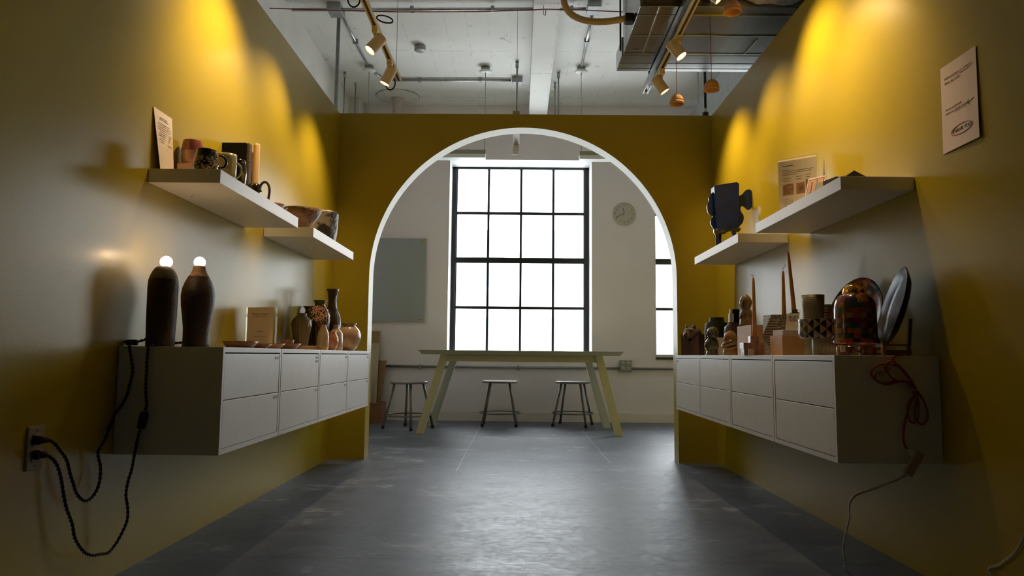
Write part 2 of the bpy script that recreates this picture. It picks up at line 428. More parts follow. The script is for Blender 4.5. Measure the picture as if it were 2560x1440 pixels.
# ---------------------------------------------------------------- wall cabinets and shelves
def cabinet(side, y0, y1, label, group, stickers):
    xw = XL if side < 0 else XR; xf = -.981 if side < 0 else 1.057
    zt, zb = (.7583, .403) if side < 0 else (.7514, .3967)
    t = .017; g = .0025; y0 += g; y1 -= g
    lo, hi = min(xw, xf), max(xw, xf)
    if side < 0: lo += .002
    else: hi -= .002
    c = thing('wall_cabinet', label, 'cabinet', ((lo + hi) / 2, (y0 + y1) / 2, zb), group)
    b = MB(); b.box((lo, y0, zt - t), (hi, y1, zt)).box((lo, y0, zb), (hi, y1, zb + t)).box((lo, y0, zb + t), (hi, y0 + t, zt - t)).box((lo, y1 - t, zb + t), (hi, y1, zt - t))
    b.build('body', 'melamine', c, .0012)
    s = side
    MB().box((xf - s * -.004 - .0 if False else (xf + s * .010), y0 + t, zb + t), (xf + s * .020, y1 - t, zt - t)).build('gap_shade', 'gap_dark', c)  # black sheet behind the doors paints the shade in their gaps
    zm = (zt + zb) / 2
    for k, (a, e) in enumerate(((zb + t + .002, zm - .0015), (zm + .0015, zt - t - .005))):
        xa, xb = sorted((xf + s * .001, xf + s * .010))
        d = MB().box((xa, y0 + t + .002, a), (xb, y1 - t - .002, e)).build('door', 'melamine_door', c, .0012)
        for q in range(stickers[k]):
            xo, xi = sorted((xf - s * .0004, xf + s * .001))
            ys = y1 - t - .012; z_ = e - .010 - q * .018
            st = MB().box((xo, ys - .042, z_ - .011), (xi, ys, z_)).build('label_sticker', 'sticker_grey', d)
            st['label'] = 'small grey printed label'
    return c
names_l = ['white two-door wall cabinet under the pair of dark lamps, nearest on the left', 'white two-door wall cabinet second on the left, with two labels on its upper door', 'white two-door wall cabinet third on the left, below the small green bottle', 'white two-door wall cabinet at the far end of the left row beside the arch']
yl = [2.363, 2.952, 3.533, 4.119, 4.706]
for i in range(4): cabinet(-1, yl[i], yl[i + 1], names_l[i], 'wall cabinets of the left row', [(1, 1), (1, 2), (1, 1), (1, 1)][i])
names_r = ['white two-door wall cabinet with the red cord down its side, nearest on the right', 'white two-door wall cabinet second on the right, under the low orange wooden block', 'white two-door wall cabinet third on the right, below the stacked brown heads', 'white two-door wall cabinet at the far end of the right row beside the arch']
yr = [2.392, 2.975, 3.575, 4.180, 4.797]
for i in range(4): cabinet(1, yr[i], yr[i + 1], names_r[i], 'wall cabinets of the right row', [(0, 0), (0, 0), (0, 0), (0, 1)][i])
def shelf(side, y0, y1, label):
    xw, xf = (XL, -1.072) if side < 0 else (XR, 1.144)
    zt, zb = (1.3947, 1.3444) if side < 0 else (1.3877, 1.3402)
    lo, hi = sorted((xw, xf)); 
    if side < 0: lo += .001
    else: hi -= .001
    s = thing('floating_shelf', label, 'shelf', ((lo + hi) / 2, (y0 + y1) / 2, zb), 'floating shelves')
    MB().box((lo, y0, zb), (hi, y1, zt)).build('board', 'melamine', s, .0012)
    xm = xw + (.06 if side < 0 else -.06)
    for yy in (y0 + .22, y1 - .22): MB().cyl((xm, yy, zb - .0008), (xm, yy, zb + .001), .004, 12).build('screw', 'galv_dull', s)
shelf(-1, 2.486, 3.390, 'thick white floating shelf on the left wall carrying the mugs and black book')
shelf(-1, 3.647, 4.551, 'thick white floating shelf on the left wall carrying the rough clay bowls')
shelf(1, 2.494, 3.405, 'thick white floating shelf on the right wall carrying the acrylic sign')
shelf(1, 3.682, 4.599, 'thick white floating shelf on the right wall carrying the blue vase')

# ---------------------------------------------------------------- table and stools in the far room
T = thing('work_table', 'long pale yellow table with splayed flat legs in front of the window', 'table', (.02, 7.1, 0))
zt = .785
MB().hexa([(-.905, 6.69, .745), (.955, 6.69, .745), (.955, 7.68, .745), (-.905, 7.68, .745)], [(-.935, 6.64, zt), (.985, 6.64, zt), (.985, 7.73, zt), (-.935, 7.73, zt)]).build('tabletop', 'table_yellow', T, .002)
MB().box((-.70, 6.78, .68), (.76, 6.80, .745)).box((-.70, 7.52, .68), (.76, 7.54, .745)).box((-.70, 6.8, .68), (-.68, 7.52, .745)).box((.74, 6.8, .68), (.76, 7.52, .745)).build('apron', 'table_yellow', T)
def leg(xb, xt, y, w, m, lab, yt=None):
    yt = y if yt is None else yt; h = w / 2; d = .05
    o = MB().hexa([(xb - h, y, 0), (xb + h, y, 0), (xb + h, y + d, 0), (xb - h, y + d, 0)], [(xt - h, yt, .7448), (xt + h, yt, .7448), (xt + h, yt + d, .7448), (xt - h, yt + d, .7448)]).build('leg', m, T, .001)
    if lab: o['label'] = lab
leg(-.922, -.70, 6.77, .072, 'table_yellow', None); leg(.955, .765, 6.75, .072, 'table_yellow', None)
leg(-.900, -.66, 7.50, .076, 'table_white', 'scuffed back leg, daylight on it painted whitish'); leg(.935, .72, 7.49, .076, 'table_white', 'scuffed back leg, daylight on it painted whitish')

LOCAL[0] = True
st = thing('metal_stool', 'grey metal stool farthest left, partly behind the table leg', 'stool', (0, 0, 0), 'round metal stools')
MB().lathe([(.0, .447), (.172, .447), (.185, .450), (.190, .458), (.190, .466), (.186, .471), (.178, .4725), (.165, .470), (.0, .469)], cap0=False, n=48).build('seat', 'stool_seat', st)
for k in range(4):
    a = PI / 4 + k * PI / 2; c_, s_ = math.cos(a), math.sin(a)
    MB().tube([(.145 * c_, .145 * s_, .448), (.247 * c_, .247 * s_, .025)], .0125, 12).build('leg', 'steel_grey', st)
    lg = st.children[-1]
    o = MB().tube([(.246 * c_, .246 * s_, .03), (.252 * c_, .252 * s_, 0)], [.015, .016], 12).build('rubber_foot', 'black_rubber', lg)
MB().tube([(.218 * math.cos(2 * PI * i / 48), .218 * math.sin(2 * PI * i / 48), .135) for i in range(48)], .008, 8, closed=True).build('foot_ring', 'steel_grey', st)
LOCAL[0] = False
st.location = (-1.10, 7.23, 0); st.rotation_euler = (0, 0, -.52)
dup(st, (-.19, 7.645, 0), 0.0, 'grey metal stool in the middle, under the table')
dup(st, (.59, 7.70, 0), -.28, 'grey metal stool on the right, under the table')

# ---------------------------------------------------------------- far room details
c = thing('wall_clock', 'round cream wall clock between the two windows', 'clock', (1.213, YW, 2.385))
MB().lathe([(.0, 0), (.134, 0), (.137, .012), (.134, .026), (.126, .03), (.122, .024)], n=64, cap0=True).build('rim', 'clock_white', None).name
rim = bpy.data.objects['rim']; rim.data.transform(Matrix.Rotation(PI / 2, 4, 'X')); rim.parent = c
fc = MB().lathe([(.0, .018), (.123, .018)], n=64, cap0=False).build('face', 'clock_face', None); fc.data.transform(Matrix.Rotation(PI / 2, 4, 'X')); fc.parent = c
for k in range(1, 13):
    a = PI / 2 - k * PI / 6
    text('numeral', str(k), .034, (1.213 + .098 * math.cos(a), YW - .0190, 2.385 + .098 * math.sin(a) - .012), (1, 0, 0), (0, 0, 1), 'ink_soft', c)
hub = (1.213, YW - .021, 2.385)
MB().bar(hub, (hub[0] - .012, hub[1], hub[2] + .068), .005, .002, (0, 1, 0)).build('hour_hand', 'ink', c)
MB().bar(hub, (hub[0] - .095, hub[1], hub[2] - .042), .005, .002, (0, 1, 0)).build('minute_hand', 'ink', c)
g = thing('glass_board', 'frosted blue-grey glass board fixed to the wall by brass studs', 'board', (-1.41, YW - .03, 1.11))
MB().box((-1.752, YW - .032, 1.112), (-1.069, YW - .024, 2.073)).build('glass_panel', 'glassboard', g, .001)
for x, z in ((-1.718, 1.155), (-1.118, 1.15), (-1.103, 2.03), (-1.718, 2.03)): MB().cyl((x, YW, z), (x, YW - .040, z), .018, 20).build('stud', 'brass', g)
cd = thing('wall_conduit', 'horizontal grey conduit running under the window', 'pipe', (.2, YW, .60))
MB().tube([(-1.62, YW - .022, .606), (1.15, YW - .022, .606)], .014, 12).tube([(1.284, YW - .022, .606), (4, YW - .022, .606)], .014, 12).build('pipe', 'galv_dull', cd)
for x in (-1.111, .005, 2.2): MB().box((x - .012, YW - .040, .575), (x + .012, YW, .628)).build('strap', 'galv_dull', cd, .003)
ob = thing('outlet_box', 'grey steel box with four outlets on the conduit by the window', 'outlet', (1.218, YW, .635))
MB().box((1.151, YW - .055, .570), (1.284, YW, .699)).build('box', 'galv_dull', ob, .006)
for dx in (-.031, .031):
    for dz in (-.03, .03):
        rc = MB().cyl((1.218 + dx, YW - .058, .635 + dz), (1.218 + dx, YW - .054, .635 + dz), .020, 20).build('receptacle', 'plastic_white', ob)
        MB().box((1.218 + dx - .009, YW - .0588, .635 + dz), (1.218 + dx - .006, YW - .0579, .635 + dz + .010)).box((1.218 + dx + .006, YW - .0588, .635 + dz), (1.218 + dx + .009, YW - .0579, .635 + dz + .010)).cyl((1.218 + dx, YW - .0588, .635 + dz - .009), (1.218 + dx, YW - .0579, .635 + dz - .009), .003, 8).build('slots', 'ink', rc)
# offcuts in a crate at the far left
cr = thing('wooden_crate', 'low reddish wooden crate on the floor in the left corner', 'crate', (-1.69, 7.86, 0))
b = MB(); x0, x1, y0, y1, h, t = -1.90, -1.47, 7.72, 8.02, .215, .015
b.box((x0, y0, 0), (x1, y0 + t, h)).box((x0, y1 - t, 0), (x1, y1, h)).box((x0, y0 + t, 0), (x0 + t, y1 - t, h)).box((x1 - t, y0 + t, 0), (x1, y1 - t, h)).box((x0 + t, y0 + t, 0), (x1 - t, y1 - t, t))
b.build('crate_body', 'crate_wood', cr, .001)
def sheet(name, label, cat, corners, th, m):
    a, b_, c_, d_ = [Vector(q) for q in corners]; n = (b_ - a).cross(d_ - a).normalized() * th
    o = MB().hexa([a, b_, c_, d_], [a + n, b_ + n, c_ + n, d_ + n]).build(name, m, None); o_ = (a + b_) / 2
    o.data.transform(Matrix.Translation(-o_)); o.location = o_
    return tag(o, label, cat)
sheet('cardboard_sheet', 'tall brown cardboard sheet standing at the back of the crate', 'sheet', [(-1.86, 7.98, .016), (-1.56, 7.98, .016), (-1.575, 8.10, 1.0), (-1.86, 8.10, 1.0)], .006, 'cardboard')
sheet('cream_board', 'cream board leaning in the wooden crate in front of the cardboard', 'board', [(-1.85, 7.92, .016), (-1.565, 7.92, .016), (-1.572, 8.06, .862), (-1.85, 8.06, .862)], .008, 'board_cream')
sheet('narrow_board', 'short pale strip of board in the crate front', 'board', [(-1.69, 7.86, .016), (-1.60, 7.86, .016), (-1.62, 7.90, .52), (-1.69, 7.90, .52)], .006, 'board_cream')
sheet('wood_offcut', 'dark brown wood panel leaning to the right out of the crate', 'board', [(-1.62, 7.955, .016), (-1.535, 7.955, .016), (-1.485, 8.06, .668), (-1.62, 8.06, .668)], .007, 'board_wood')

# linear pendant fixtures seen through the arch
def linear(name, x0, x1, y, z, label, dot):
    o = thing(name, label, 'light fixture', ((x0 + x1) / 2, y, z), 'linear fixtures in the far room')
    MB().box((x0, y, z), (x1, y + .09, z + .047)).build('housing', 'fixture_beige', o, .001)
    MB().box((x0 + .003, y - .012, z - .038), (x1 - .003, y + .10, z)).build('diffuser', 'fixture_white', o, .001)
    e = x1 - .03 if dot < 0 else x0 + .03
    MB().ball((e + dot * .16, y + .045, z + .047), .035, 16, (1, 1, .35)).build('canopy_knob', 'black_rubber', o)
linear('linear_light', -1.75, -.345, 7.0, 2.757, 'white linear light seen through the arch, left of the window top', -1)
linear('linear_light', .600, 2.0, 7.0, 2.752, 'white linear light seen through the arch, right of the window top', 1)
o = thing('linear_light', 'beige linear light hanging end-on in the arch with a white perforated end plate', 'light fixture', (-.03, 6.0, 2.46), 'linear fixtures in the far room')
MB().box((-.058, 5.33, 2.551), (-.004, 5.998, 2.62)).build('housing', 'fixture_beige', o, .001)
ep = MB().hexa([(-.064, 5.98, 2.462), (-.014, 5.98, 2.462), (-.014, 5.986, 2.462), (-.064, 5.986, 2.462)], [(-.058, 6.0, 2.550), (-.004, 6.0, 2.550), (-.004, 6.006, 2.550), (-.058, 6.006, 2.550)]).build('end_plate', 'plate_white', o)
for dx, dz in ((0, .024), (-.015, 0), (0, 0), (.015, 0), (0, -.024)):
    MB().cyl((-.035 + dx, 5.985 + .1 * 0, 2.505 + dz), (-.035 + dx, 5.9885 - .004, 2.505 + dz), .0022, 8).build('hole', 'ink', ep)
MB().tube([(-.03, 5.8, 2.62), (-.03, 5.8, ZC)], .0015, 6).build('hanging_wire', 'cable_black', o)
# ---------------------------------------------------------------- ceiling services
def V(*a): return Vector(a)
# conduits and boxes on the ceiling
def conduit(label, p, q, r, straps=0, m='galv'):
    p, q = Vector(p), Vector(q)
    o = thing('ceiling_conduit', label, 'pipe', (p + q) / 2, 'galvanised conduits on the ceiling')
    MB().tube([p, q], r, 12).build('pipe', m, o)
    for k in range(straps):
        c_ = p.lerp(q, (k + .5) / straps); d = (q - p).normalized() * .014
        MB().bar(c_ - d, c_ + d, r * 2 + .022, r * 2 + .012).build('strap', 'galv_dull', o)
    return o
ZP_ = ZC - .018
conduit('long galvanised conduit crossing the ceiling on the left, running into the beam', (-1.93, 5.72, ZP_ - .03), (.10, 5.69, ZP_ - .03), .014, 3)
conduit('short galvanised conduit between the beam and the square box by the hose', (.302, 5.69, ZP_ - .03), (.54, 5.68, ZP_ - .03), .013, 1)
conduit('galvanised conduit crossing the ceiling beyond the tracks, close to the arch wall', (-1.40, 7.32, ZP_), (-.10, 7.31, ZP_), .013, 2)
conduit('slanting galvanised conduit from the left ceiling box to the left cable canopy', (-1.55, 5.86, ZP_), (-1.546, 6.92, ZP_), .013, 1)
conduit('slanting galvanised conduit from the right ceiling box to the right cable canopy', (.607, 5.78, ZP_), (.615, 6.92, ZP_), .013, 1)
o = conduit('short curved conduit between the left canopy and the far conduit', (-1.43, 7.30, ZP_), (-1.40, 7.32, ZP_), .013)
o.children[0].data.materials.clear()
bpy.data.objects.remove(o.children[0]); MB().tube([(-1.52, 7.10, ZP_), (-1.50, 7.20, ZP_), (-1.46, 7.28, ZP_), (-1.40, 7.32, ZP_)], .013, 10).build('pipe', 'galv', o)
def jbox(label, c_, sx, sy, h):
    b = MB().box((c_[0] - sx / 2, c_[1] - sy / 2, ZC - h), (c_[0] + sx / 2, c_[1] + sy / 2, ZC + .001)).build('junction_box', 'galv_dull', None, .004, (c_[0], c_[1], ZC - h))
    return tag(b, label, 'junction box', 'junction boxes on the ceiling')
jbox('square grey junction box where the left conduits meet on the ceiling', (-1.569, 5.75), .115, .16, .065)
jbox('square grey junction box on the ceiling right of the white beam', (.607, 5.69), .11, .16, .06)
jbox('dark grey junction box at the left side of the beam just above the arch wall', (-.035, 7.30), .11, .11, .06)
o = MB().cyl((-.96, 6.514, ZC - .05), (-.96, 6.514, ZC), .055, 8).build('junction_box', 'galv_dull', None, .003, (-.96, 6.514, ZC - .05))
tag(o, 'lone grey eight-sided box on the ceiling between the track and the beam', 'junction box', 'junction boxes on the ceiling')
# round canopies with cables hanging down
for (x, y, lab) in ((-1.546, 7.0, 'white round canopy with hanging cable nearest the left wall'), (-.358, 7.01, 'white round canopy with hanging cable left of the beam'), (.617, 7.0, 'white round canopy with hanging cable right of the beam')):
    o = thing('cable_canopy', lab, 'ceiling canopy', (x, y, ZC - .06), 'cable canopies on the ceiling')
    MB().cyl((x, y, ZC - .045), (x, y, ZC + .001), .045, 24).build('back_box', 'galv_dull', o)
    MB().lathe([(.0, -.062), (.05, -.061), (.064, -.052), (.066, -.045), (.0, -.044)], (x, y, ZC), cap0=False).build('plate', 'fixture_white', o)
    MB().cyl((x, y, ZC - .085), (x, y, ZC - .06), .006, 10).build('grip', 'galv', o)
    MB().tube([(x, y, ZC - .08), (x + .002, y, 2.8045)], .0035, 6).build('cable', 'galv_dull', o)
# threaded rods
for (x, y, lab, r) in ((-1.835, 7.158, 'thin steel rod hanging closest to the left wall', .007), (-1.79, 7.456, 'thin steel rod hanging second from the left wall', .007), (-.035, 6.875, 'steel rod hanging just left of the beam', .009), (.393, 7.134, 'steel rod hanging right of the beam, front one of the close pair', .008), (.372, 7.42, 'steel rod hanging right of the beam, rear one of the close pair', .007), (1.819, 7.06, 'very thin cable hanging between the two wooden pendants', .003)):
    o = thing('hanging_rod', lab, 'rod', (x, y, 2.7), 'rods hanging from the ceiling'); zb_ = 2.8 if abs(x + .035) < .01 else 2.80 if x > 1.5 else 3.1 if x > .3 else 2.3
    MB().tube([(x, y, zb_), (x, y, ZC)], r, 8).build('rod', 'galv_dull', o)
    MB().cyl((x, y, ZC - .06), (x, y, ZC), r * 2.0, 10).build('anchor', 'galv', o)
o = MB().tube([(-1.60, 5.97, 0), (-1.60, 5.97, ZC)], .016, 12).build('steel_pole', 'galv_dull', None, 0, (-1.60, 5.97, 0)); tag(o, 'thick vertical steel pole rising behind the left partition', 'pole')
# plaster rosette with pipe stub
o = thing('pipe_rosette', 'cracked plaster disc with an old pinkish pipe dropping from the ceiling', 'ceiling rosette', (-1.40, 7.86, ZC))
MB().lathe([(.0, -.03), (.06, -.03), (.10, -.022), (.21, -.018), (.243, -.012), (.247, 0)], (-1.40, 7.86, ZC), n=48, wob=.02, cap0=False).build('disc', 'plaster', o)
MB().tube([(-1.40 + .246 * math.cos(a), 7.86 + .246 * math.sin(a), ZC - .003) for a in [2 * PI * k / 40 for k in range(40)]], .0032, 6, closed=True).build('crack', 'ink_soft', o)
MB().tube([(-1.40, 7.86, ZC - .02), (-1.40, 7.86, ZC - .06), (-1.40, 7.86, ZC - .09), (-1.40, 7.86, 2.6)], [.085, .06, .055, .055], 20).build('pipe', 'pipe_old', o)
# red wire
pts = [px(u, v, y=5.3) for u, v in ((560, 16), (655, 20), (840, 26), (1000, 30), (1200, 29), (1330, 25), (1362, 23), (1450, 25), (1540, 29), (1600, 32))]
o = MB().tube(pts, .0042, 6).build('red_wire', 'cable_red_wire', None, 0, pts[0]); tag(o, 'thin red wire strung across the room below the ceiling', 'wire')
p = px(1360, 30, y=5.3); o = MB().tube([(p.x, p.y, ZC - .22), (p.x - .003, p.y, p.z + .05), (p.x - .004, p.y, p.z - .02), (p.x + .010, p.y, p.z - .03), (p.x + .016, p.y, p.z + .02)], .004, 6).build('wire_hook', 'galv', None, 0, p); tag(o, 'bent steel hook holding up the red wire under the beam', 'hook')

# ---------------------------------------------------------------- track lighting
def rail(x, y0, y1, z, label):
    o = thing('light_track', label, 'light track', (x, (y0 + y1) / 2, z), 'ceiling light tracks')
    MB().box((x - .018, y0, z), (x - .008, y1, z + .02)).box((x + .008, y0, z), (x + .018, y1, z + .02)).box((x - .018, y0, z + .014), (x + .018, y1, z + .02)).build('rail', 'track_cream', o, .001)
    MB().box((x - .008, y0, z + .006), (x + .008, y1, z + .0139)).build('conductor_slot', 'slot_dark', o)
    for yy in (y1 - .12, y1 - 1.1): MB().tube([(x, yy, z + .02), (x, yy, ZC)], .0018, 6).build('hanging_wire', 'galv_dull', o)
    return o
TL = rail(-.833, .8, 4.71, 2.6, 'cream light track hanging on the left with two spotlights in view')
TR = rail(.918, .8, 4.75, 2.6, 'cream light track hanging on the right next to the slotted strut')
def loop(parent, c_, rx, rz, tilt=0):
    P = [Vector((c_[0] + rx * math.cos(a) * math.cos(tilt) - 0, c_[1] + rx * math.cos(a) * math.sin(tilt), c_[2] + rz * math.sin(a))) for a in [2 * PI * k / 28 for k in range(28)]]
    MB().tube(P, .0048, 6, closed=True).build('cable_loop', 'cable_black', parent)
loop(TL, px(885, -2, y=3.75), .034, .045); loop(TL, px(962, 48, y=4.25), .052, .022, .5); loop(TL, px(976, 208, y=4.62), .032, .046)
TL['label'] = 'cream light track hanging on the left with black cable loops'

def spot(hc, d, ax, label, watt, cone=88, col=(1, .71, .38)):
    """hc: centre of the head, d: aim, ax: (x, y, z) of the adapter under the track"""
    hc = Vector(hc); d = Vector(d).normalized(); ax = Vector(ax)
    o = thing('track_spotlight', label, 'spotlight', ax, 'cylinder spotlights on the tracks')
    MB().box((ax.x - .015, ax.y - .035, ax.z - .012), (ax.x + .015, ax.y + .035, ax.z)).box((ax.x - .017, ax.y - .022, ax.z - .034), (ax.x + .017, ax.y + .022, ax.z - .012)).build('adapter', 'track_cream', o, .002)
    back = hc - d * .050
    MB().tube([(ax.x, ax.y, ax.z - .03), (ax.x, ax.y, ax.z - .055), tuple(hc - d * .03)], .009, 10).build('stem', 'track_cream', o)
    h = MB(); a = Vector((0, 0, 1)).cross(d).normalized(); b = d.cross(a); r0 = .0345
    prof = [(0, -.056), (.030, -.056), (r0, -.052), (r0, .056), (r0 - .003, .056), (r0 - .004, .040), (0, .040)]
    vs = []; fs = []; n = 36
    for r, t in prof:
        for k in range(n):
            q = 2 * PI * k / n; vs.append(hc + d * t + a * (r * math.cos(q)) + b * (r * math.sin(q)))
    for i in range(len(prof) - 1):
        for k in range(n): fs.append((i * n + k, i * n + (k + 1) % n, (i + 1) * n + (k + 1) % n, (i + 1) * n + k))
    hd = MB().add(vs, fs, True).build('head', 'head_cream', o)
    sm = hd.modifiers.new('e', 'EDGE_SPLIT'); sm.split_angle = .6
    vs = [hc + d * .049 + a * (.0295 * math.cos(2 * PI * k / n)) + b * (.0295 * math.sin(2 * PI * k / n)) for k in range(n)]
    MB().add(vs, [tuple(range(n))]).build('lens', 'lens_glow', hd)
    ld = bpy.data.lights.new('spot_lamp', 'SPOT'); ld.energy = watt; ld.color = col; ld.spot_size = math.radians(cone); ld.spot_blend = 1.0; ld.shadow_soft_size = .02
    lo = bpy.data.objects.new('spot_lamp', ld); COL.objects.link(lo); lo.parent = o
    lo.location = hc + d * .058 - o.location; lo.rotation_euler = d.to_track_quat('-Z', 'Y').to_euler()
    return o
WT = 41
spot(px(940, 110, y=3.86), (-.56, -.24, -.79), (-.833, 3.90, 2.6), 'cream spotlight on the left track, the upper of the two in view', WT)
spot(px(971, 190, y=4.38), (-.42, .02, -.90), (-.833, 4.36, 2.6), 'cream spotlight on the left track, the lower one near its end', WT * 1.35)
spot((-.80, 2.95, 2.44), (-.72, .02, -.69), (-.833, 3.0, 2.6), 'cream spotlight on the left track nearest the viewer', WT * 1.5, 96)
spot(px(1690, 124, y=3.98), (.52, -.20, -.83), (.918, 4.0, 2.6), 'cream spotlight on the right track above the near wooden pendant', WT)
spot(px(1650, 212, y=4.50), (.56, .0, -.83), (.918, 4.48, 2.6), 'cream spotlight at the lower end of the right track beside the slotted strut', WT * 1.4)
spot(px(1779, -22, y=3.28), (.70, -.12, -.70), (.918, 3.34, 2.6), 'cream spotlight cut off by the top edge on the right track', WT * 1.4, 94)
spot((.90, 2.75, 2.44), (.62, .0, -.78), (.918, 2.8, 2.6), 'cream spotlight of the right track above the flyer', WT * .8)

# slotted strut beside the right track
o = thing('slotted_strut', 'galvanised slotted steel strut running beside the right track', 'strut', (.945, 3, 2.65))
b = MB(); x, z = px(1678, 100, z=2.65).x, 2.65; YE = px(1622, 235, z=2.65).y
b.box((x - .0205, 1.0, z), (x - .0185, YE, z + .041)).box((x + .0185, 1.0, z), (x + .0205, YE, z + .041)).box((x - .0205, 1.0, z + .039), (x + .0205, YE, z + .041)).box((x - .0185, 1.0, z), (x - .011, YE, z + .002)).box((x + .011, 1.0, z), (x + .0185, YE, z + .002))
b.build('channel', 'galv', o)
b = MB()
for k in range(10): b.box((x - .008, YE - .05 - k * .045, z + .036), (x + .008, YE - .03 - k * .045, z + .0388))
b.build('slots', 'galv', o)
MB().tube([(x, YE - .17, z + .04), (x, YE - .17, ZC)], .006, 8).build('hanging_rod', 'black_rubber', o)
MB().cyl((x, YE - .015, z + .01), (x, YE - .015, z + .036), .011, 6).build('nut', 'black_rubber', o)

# ---------------------------------------------------------------- ductwork
zd = 2.70
o = thing('air_duct', 'wide galvanised sheet metal duct above the right wall', 'duct', (1.5, 4.2, zd))
MB().box((.668, 3.83, zd), (2.7, 4.482, 3.25)).build('main_section', 'duct_metal', o, .003)
MB().box((.660, 4.486, zd), (2.7, 4.745, zd + .125)).build('end_section', 'duct_metal', o, .002)
b = MB()
for v in (38, 89, 134):
    yy = px(1750, v, z=zd).y; b.box((.668, yy - .003, zd - .003), (2.7, yy + .003, zd))
b.build('seam_flange', 'duct_seam', o)
for u0, v0, u1, v1 in ((1650, 18, 1607, 134), (1893, 100, 1860, 136)):
    p, q = px(u0, v0, z=zd - .003), px(u1, v1, z=zd - .003); MB().bar(p, q, .007, .005).build('stiffener', 'duct_seam', o)
b = MB()
for v in (159, 172):
    yy = px(1700, v, z=zd).y; b.box((.660, yy - .0015, zd - .002), (2.7, yy + .0015, zd + .0))
b.build('joint_line', 'galv_dull', o)
MB().bar(px(1562, 121, y=4.40), px(1598, 125, y=4.40), .011, .011).build('damper_handle', 'galv', o)
o = MB()
rr = random.Random(3); nx, ny = 26, 8; vs = []; fs = []
for i in range(nx + 1):
    for j in range(ny + 1):
        vs.append((1.06 + 1.7 * i / nx, 3.56 + .265 * j / ny, 2.72 + .03 * math.sin(i * .9) * math.sin(j * 1.1) + rr.uniform(-.014, .014)))
for i in range(nx):
    for j in range(ny): k = i * (ny + 1) + j; fs.append((k, k + 1, k + ny + 2, k + ny + 1))
base = len(vs); vs += [(v[0], v[1], 3.1) for v in vs]
for i in range(nx):
    for j in range(ny): k = base + i * (ny + 1) + j; fs.append((k, k + ny + 1, k + ny + 2, k + 1))
for i in range(nx):
    a, b2 = i * (ny + 1), (i + 1) * (ny + 1); fs.append((a, b2, base + b2, base + a)); a += ny; b2 += ny; fs.append((a, base + a, base + b2, b2))
for j in range(ny):
    fs.append((j, base + j, base + j + 1, j + 1)); a = nx * (ny + 1) + j; fs.append((a, a + 1, base + a + 1, base + a))
o.add(vs, fs, True); w = o.build('insulation_wrap', 'fibre', None, 0, (1.9, 3.7, 2.72)); tag(w, 'torn pale fibre insulation at the top edge in front of the duct', 'insulation')
w = MB().box((.69, 3.70, 2.735), (1.04, 3.826, 3.2)).build('foil_wrap', 'foil', None, .02, (.86, 3.76, 2.735)); tag(w, 'crumpled brown foil wrap at the near edge of the duct, left part', 'insulation')
w = MB().box((1.80, 5.3, 2.95), (2.4, 8.0, 3.3)).build('side_duct', 'galv_dull', None, .004, (2.1, 6.6, 2.95)); tag(w, 'dark grey duct running away just above the right wall', 'duct')
w = MB().tube([(1.432, 5.35, 2.2), (1.432, 5.35, ZC)], .010, 10).build('black_pipe', 'black_rubber', None, 0, (1.432, 5.35, 2.2)); tag(w, 'thin black upright pipe behind the near wooden pendant', 'pipe')
# hose
pts = [px(u, v, y=4.05) for u, v in ((1440, -230), (1425, -110), (1413, -45), (1409, -12), (1413, 14), (1428, 35), (1452, 48), (1482, 54), (1515, 54), (1545, 50), (1566, 46))]
def smooth(P, n=6):
    out = []
    for i in range(len(P) - 1):
        p0, p1, p2, p3 = P[max(i - 1, 0)], P[i], P[i + 1], P[min(i + 2, len(P) - 1)]
        for k in range(n):
            t = k / n; out.append(.5 * ((2 * p1) + (p2 - p0) * t + (2 * p0 - 5 * p1 + 4 * p2 - p3) * t * t + (3 * p1 - p0 - 3 * p2 + p3) * t ** 3))
    return out + [P[-1]]
o = thing('insulated_hose', 'curved cream insulated hose plugged into the side of the duct', 'hose', pts[4])
sp = smooth(pts, 8); MB().tube(sp, [.0195 + .0007 * math.sin(i * 1.7) for i in range(len(sp))], 16).build('hose', 'hose', o)
e1 = px(1563, 47, y=4.05); MB().box((e1.x - .004, 4.02, e1.z - .026), (.667, 4.08, e1.z + .026)).build('connector', 'black_rubber', o, .006)
for u, r, lab in ((1551, .006, 'black threaded rod beside the left edge of the duct, outer one'), (1565, .004, 'thin black rod against the left edge of the duct')):
    p = px(u, 70, y=4.45); o = MB().tube([(p.x, p.y, 2.715), (p.x, p.y, ZC)], r, 8).build('threaded_rod', 'black_rubber', None, 0, (p.x, p.y, 2.715)); tag(o, lab, 'rod', 'threaded rods by the duct')
o = thing('brass_valve', 'small brass valve on a dark fitting on top of the arch wall corner', 'valve', (1.383, 5.17, ZP))
MB().lathe([(.030, 0), (.030, .02), (.023, .024), (.022, .052), (.012, .056), (.0, .056)], (1.383, 5.17, ZP)).build('fitting', 'brown_iron', o)
MB().lathe([(.006, .055), (.010, .060), (.006, .066), (.006, .082), (.0, .084)], (1.383, 5.17, ZP), n=16).tube([(1.366, 5.17, ZP + .082), (1.400, 5.17, ZP + .082)], .003, 8).build('handle', 'brass', o)

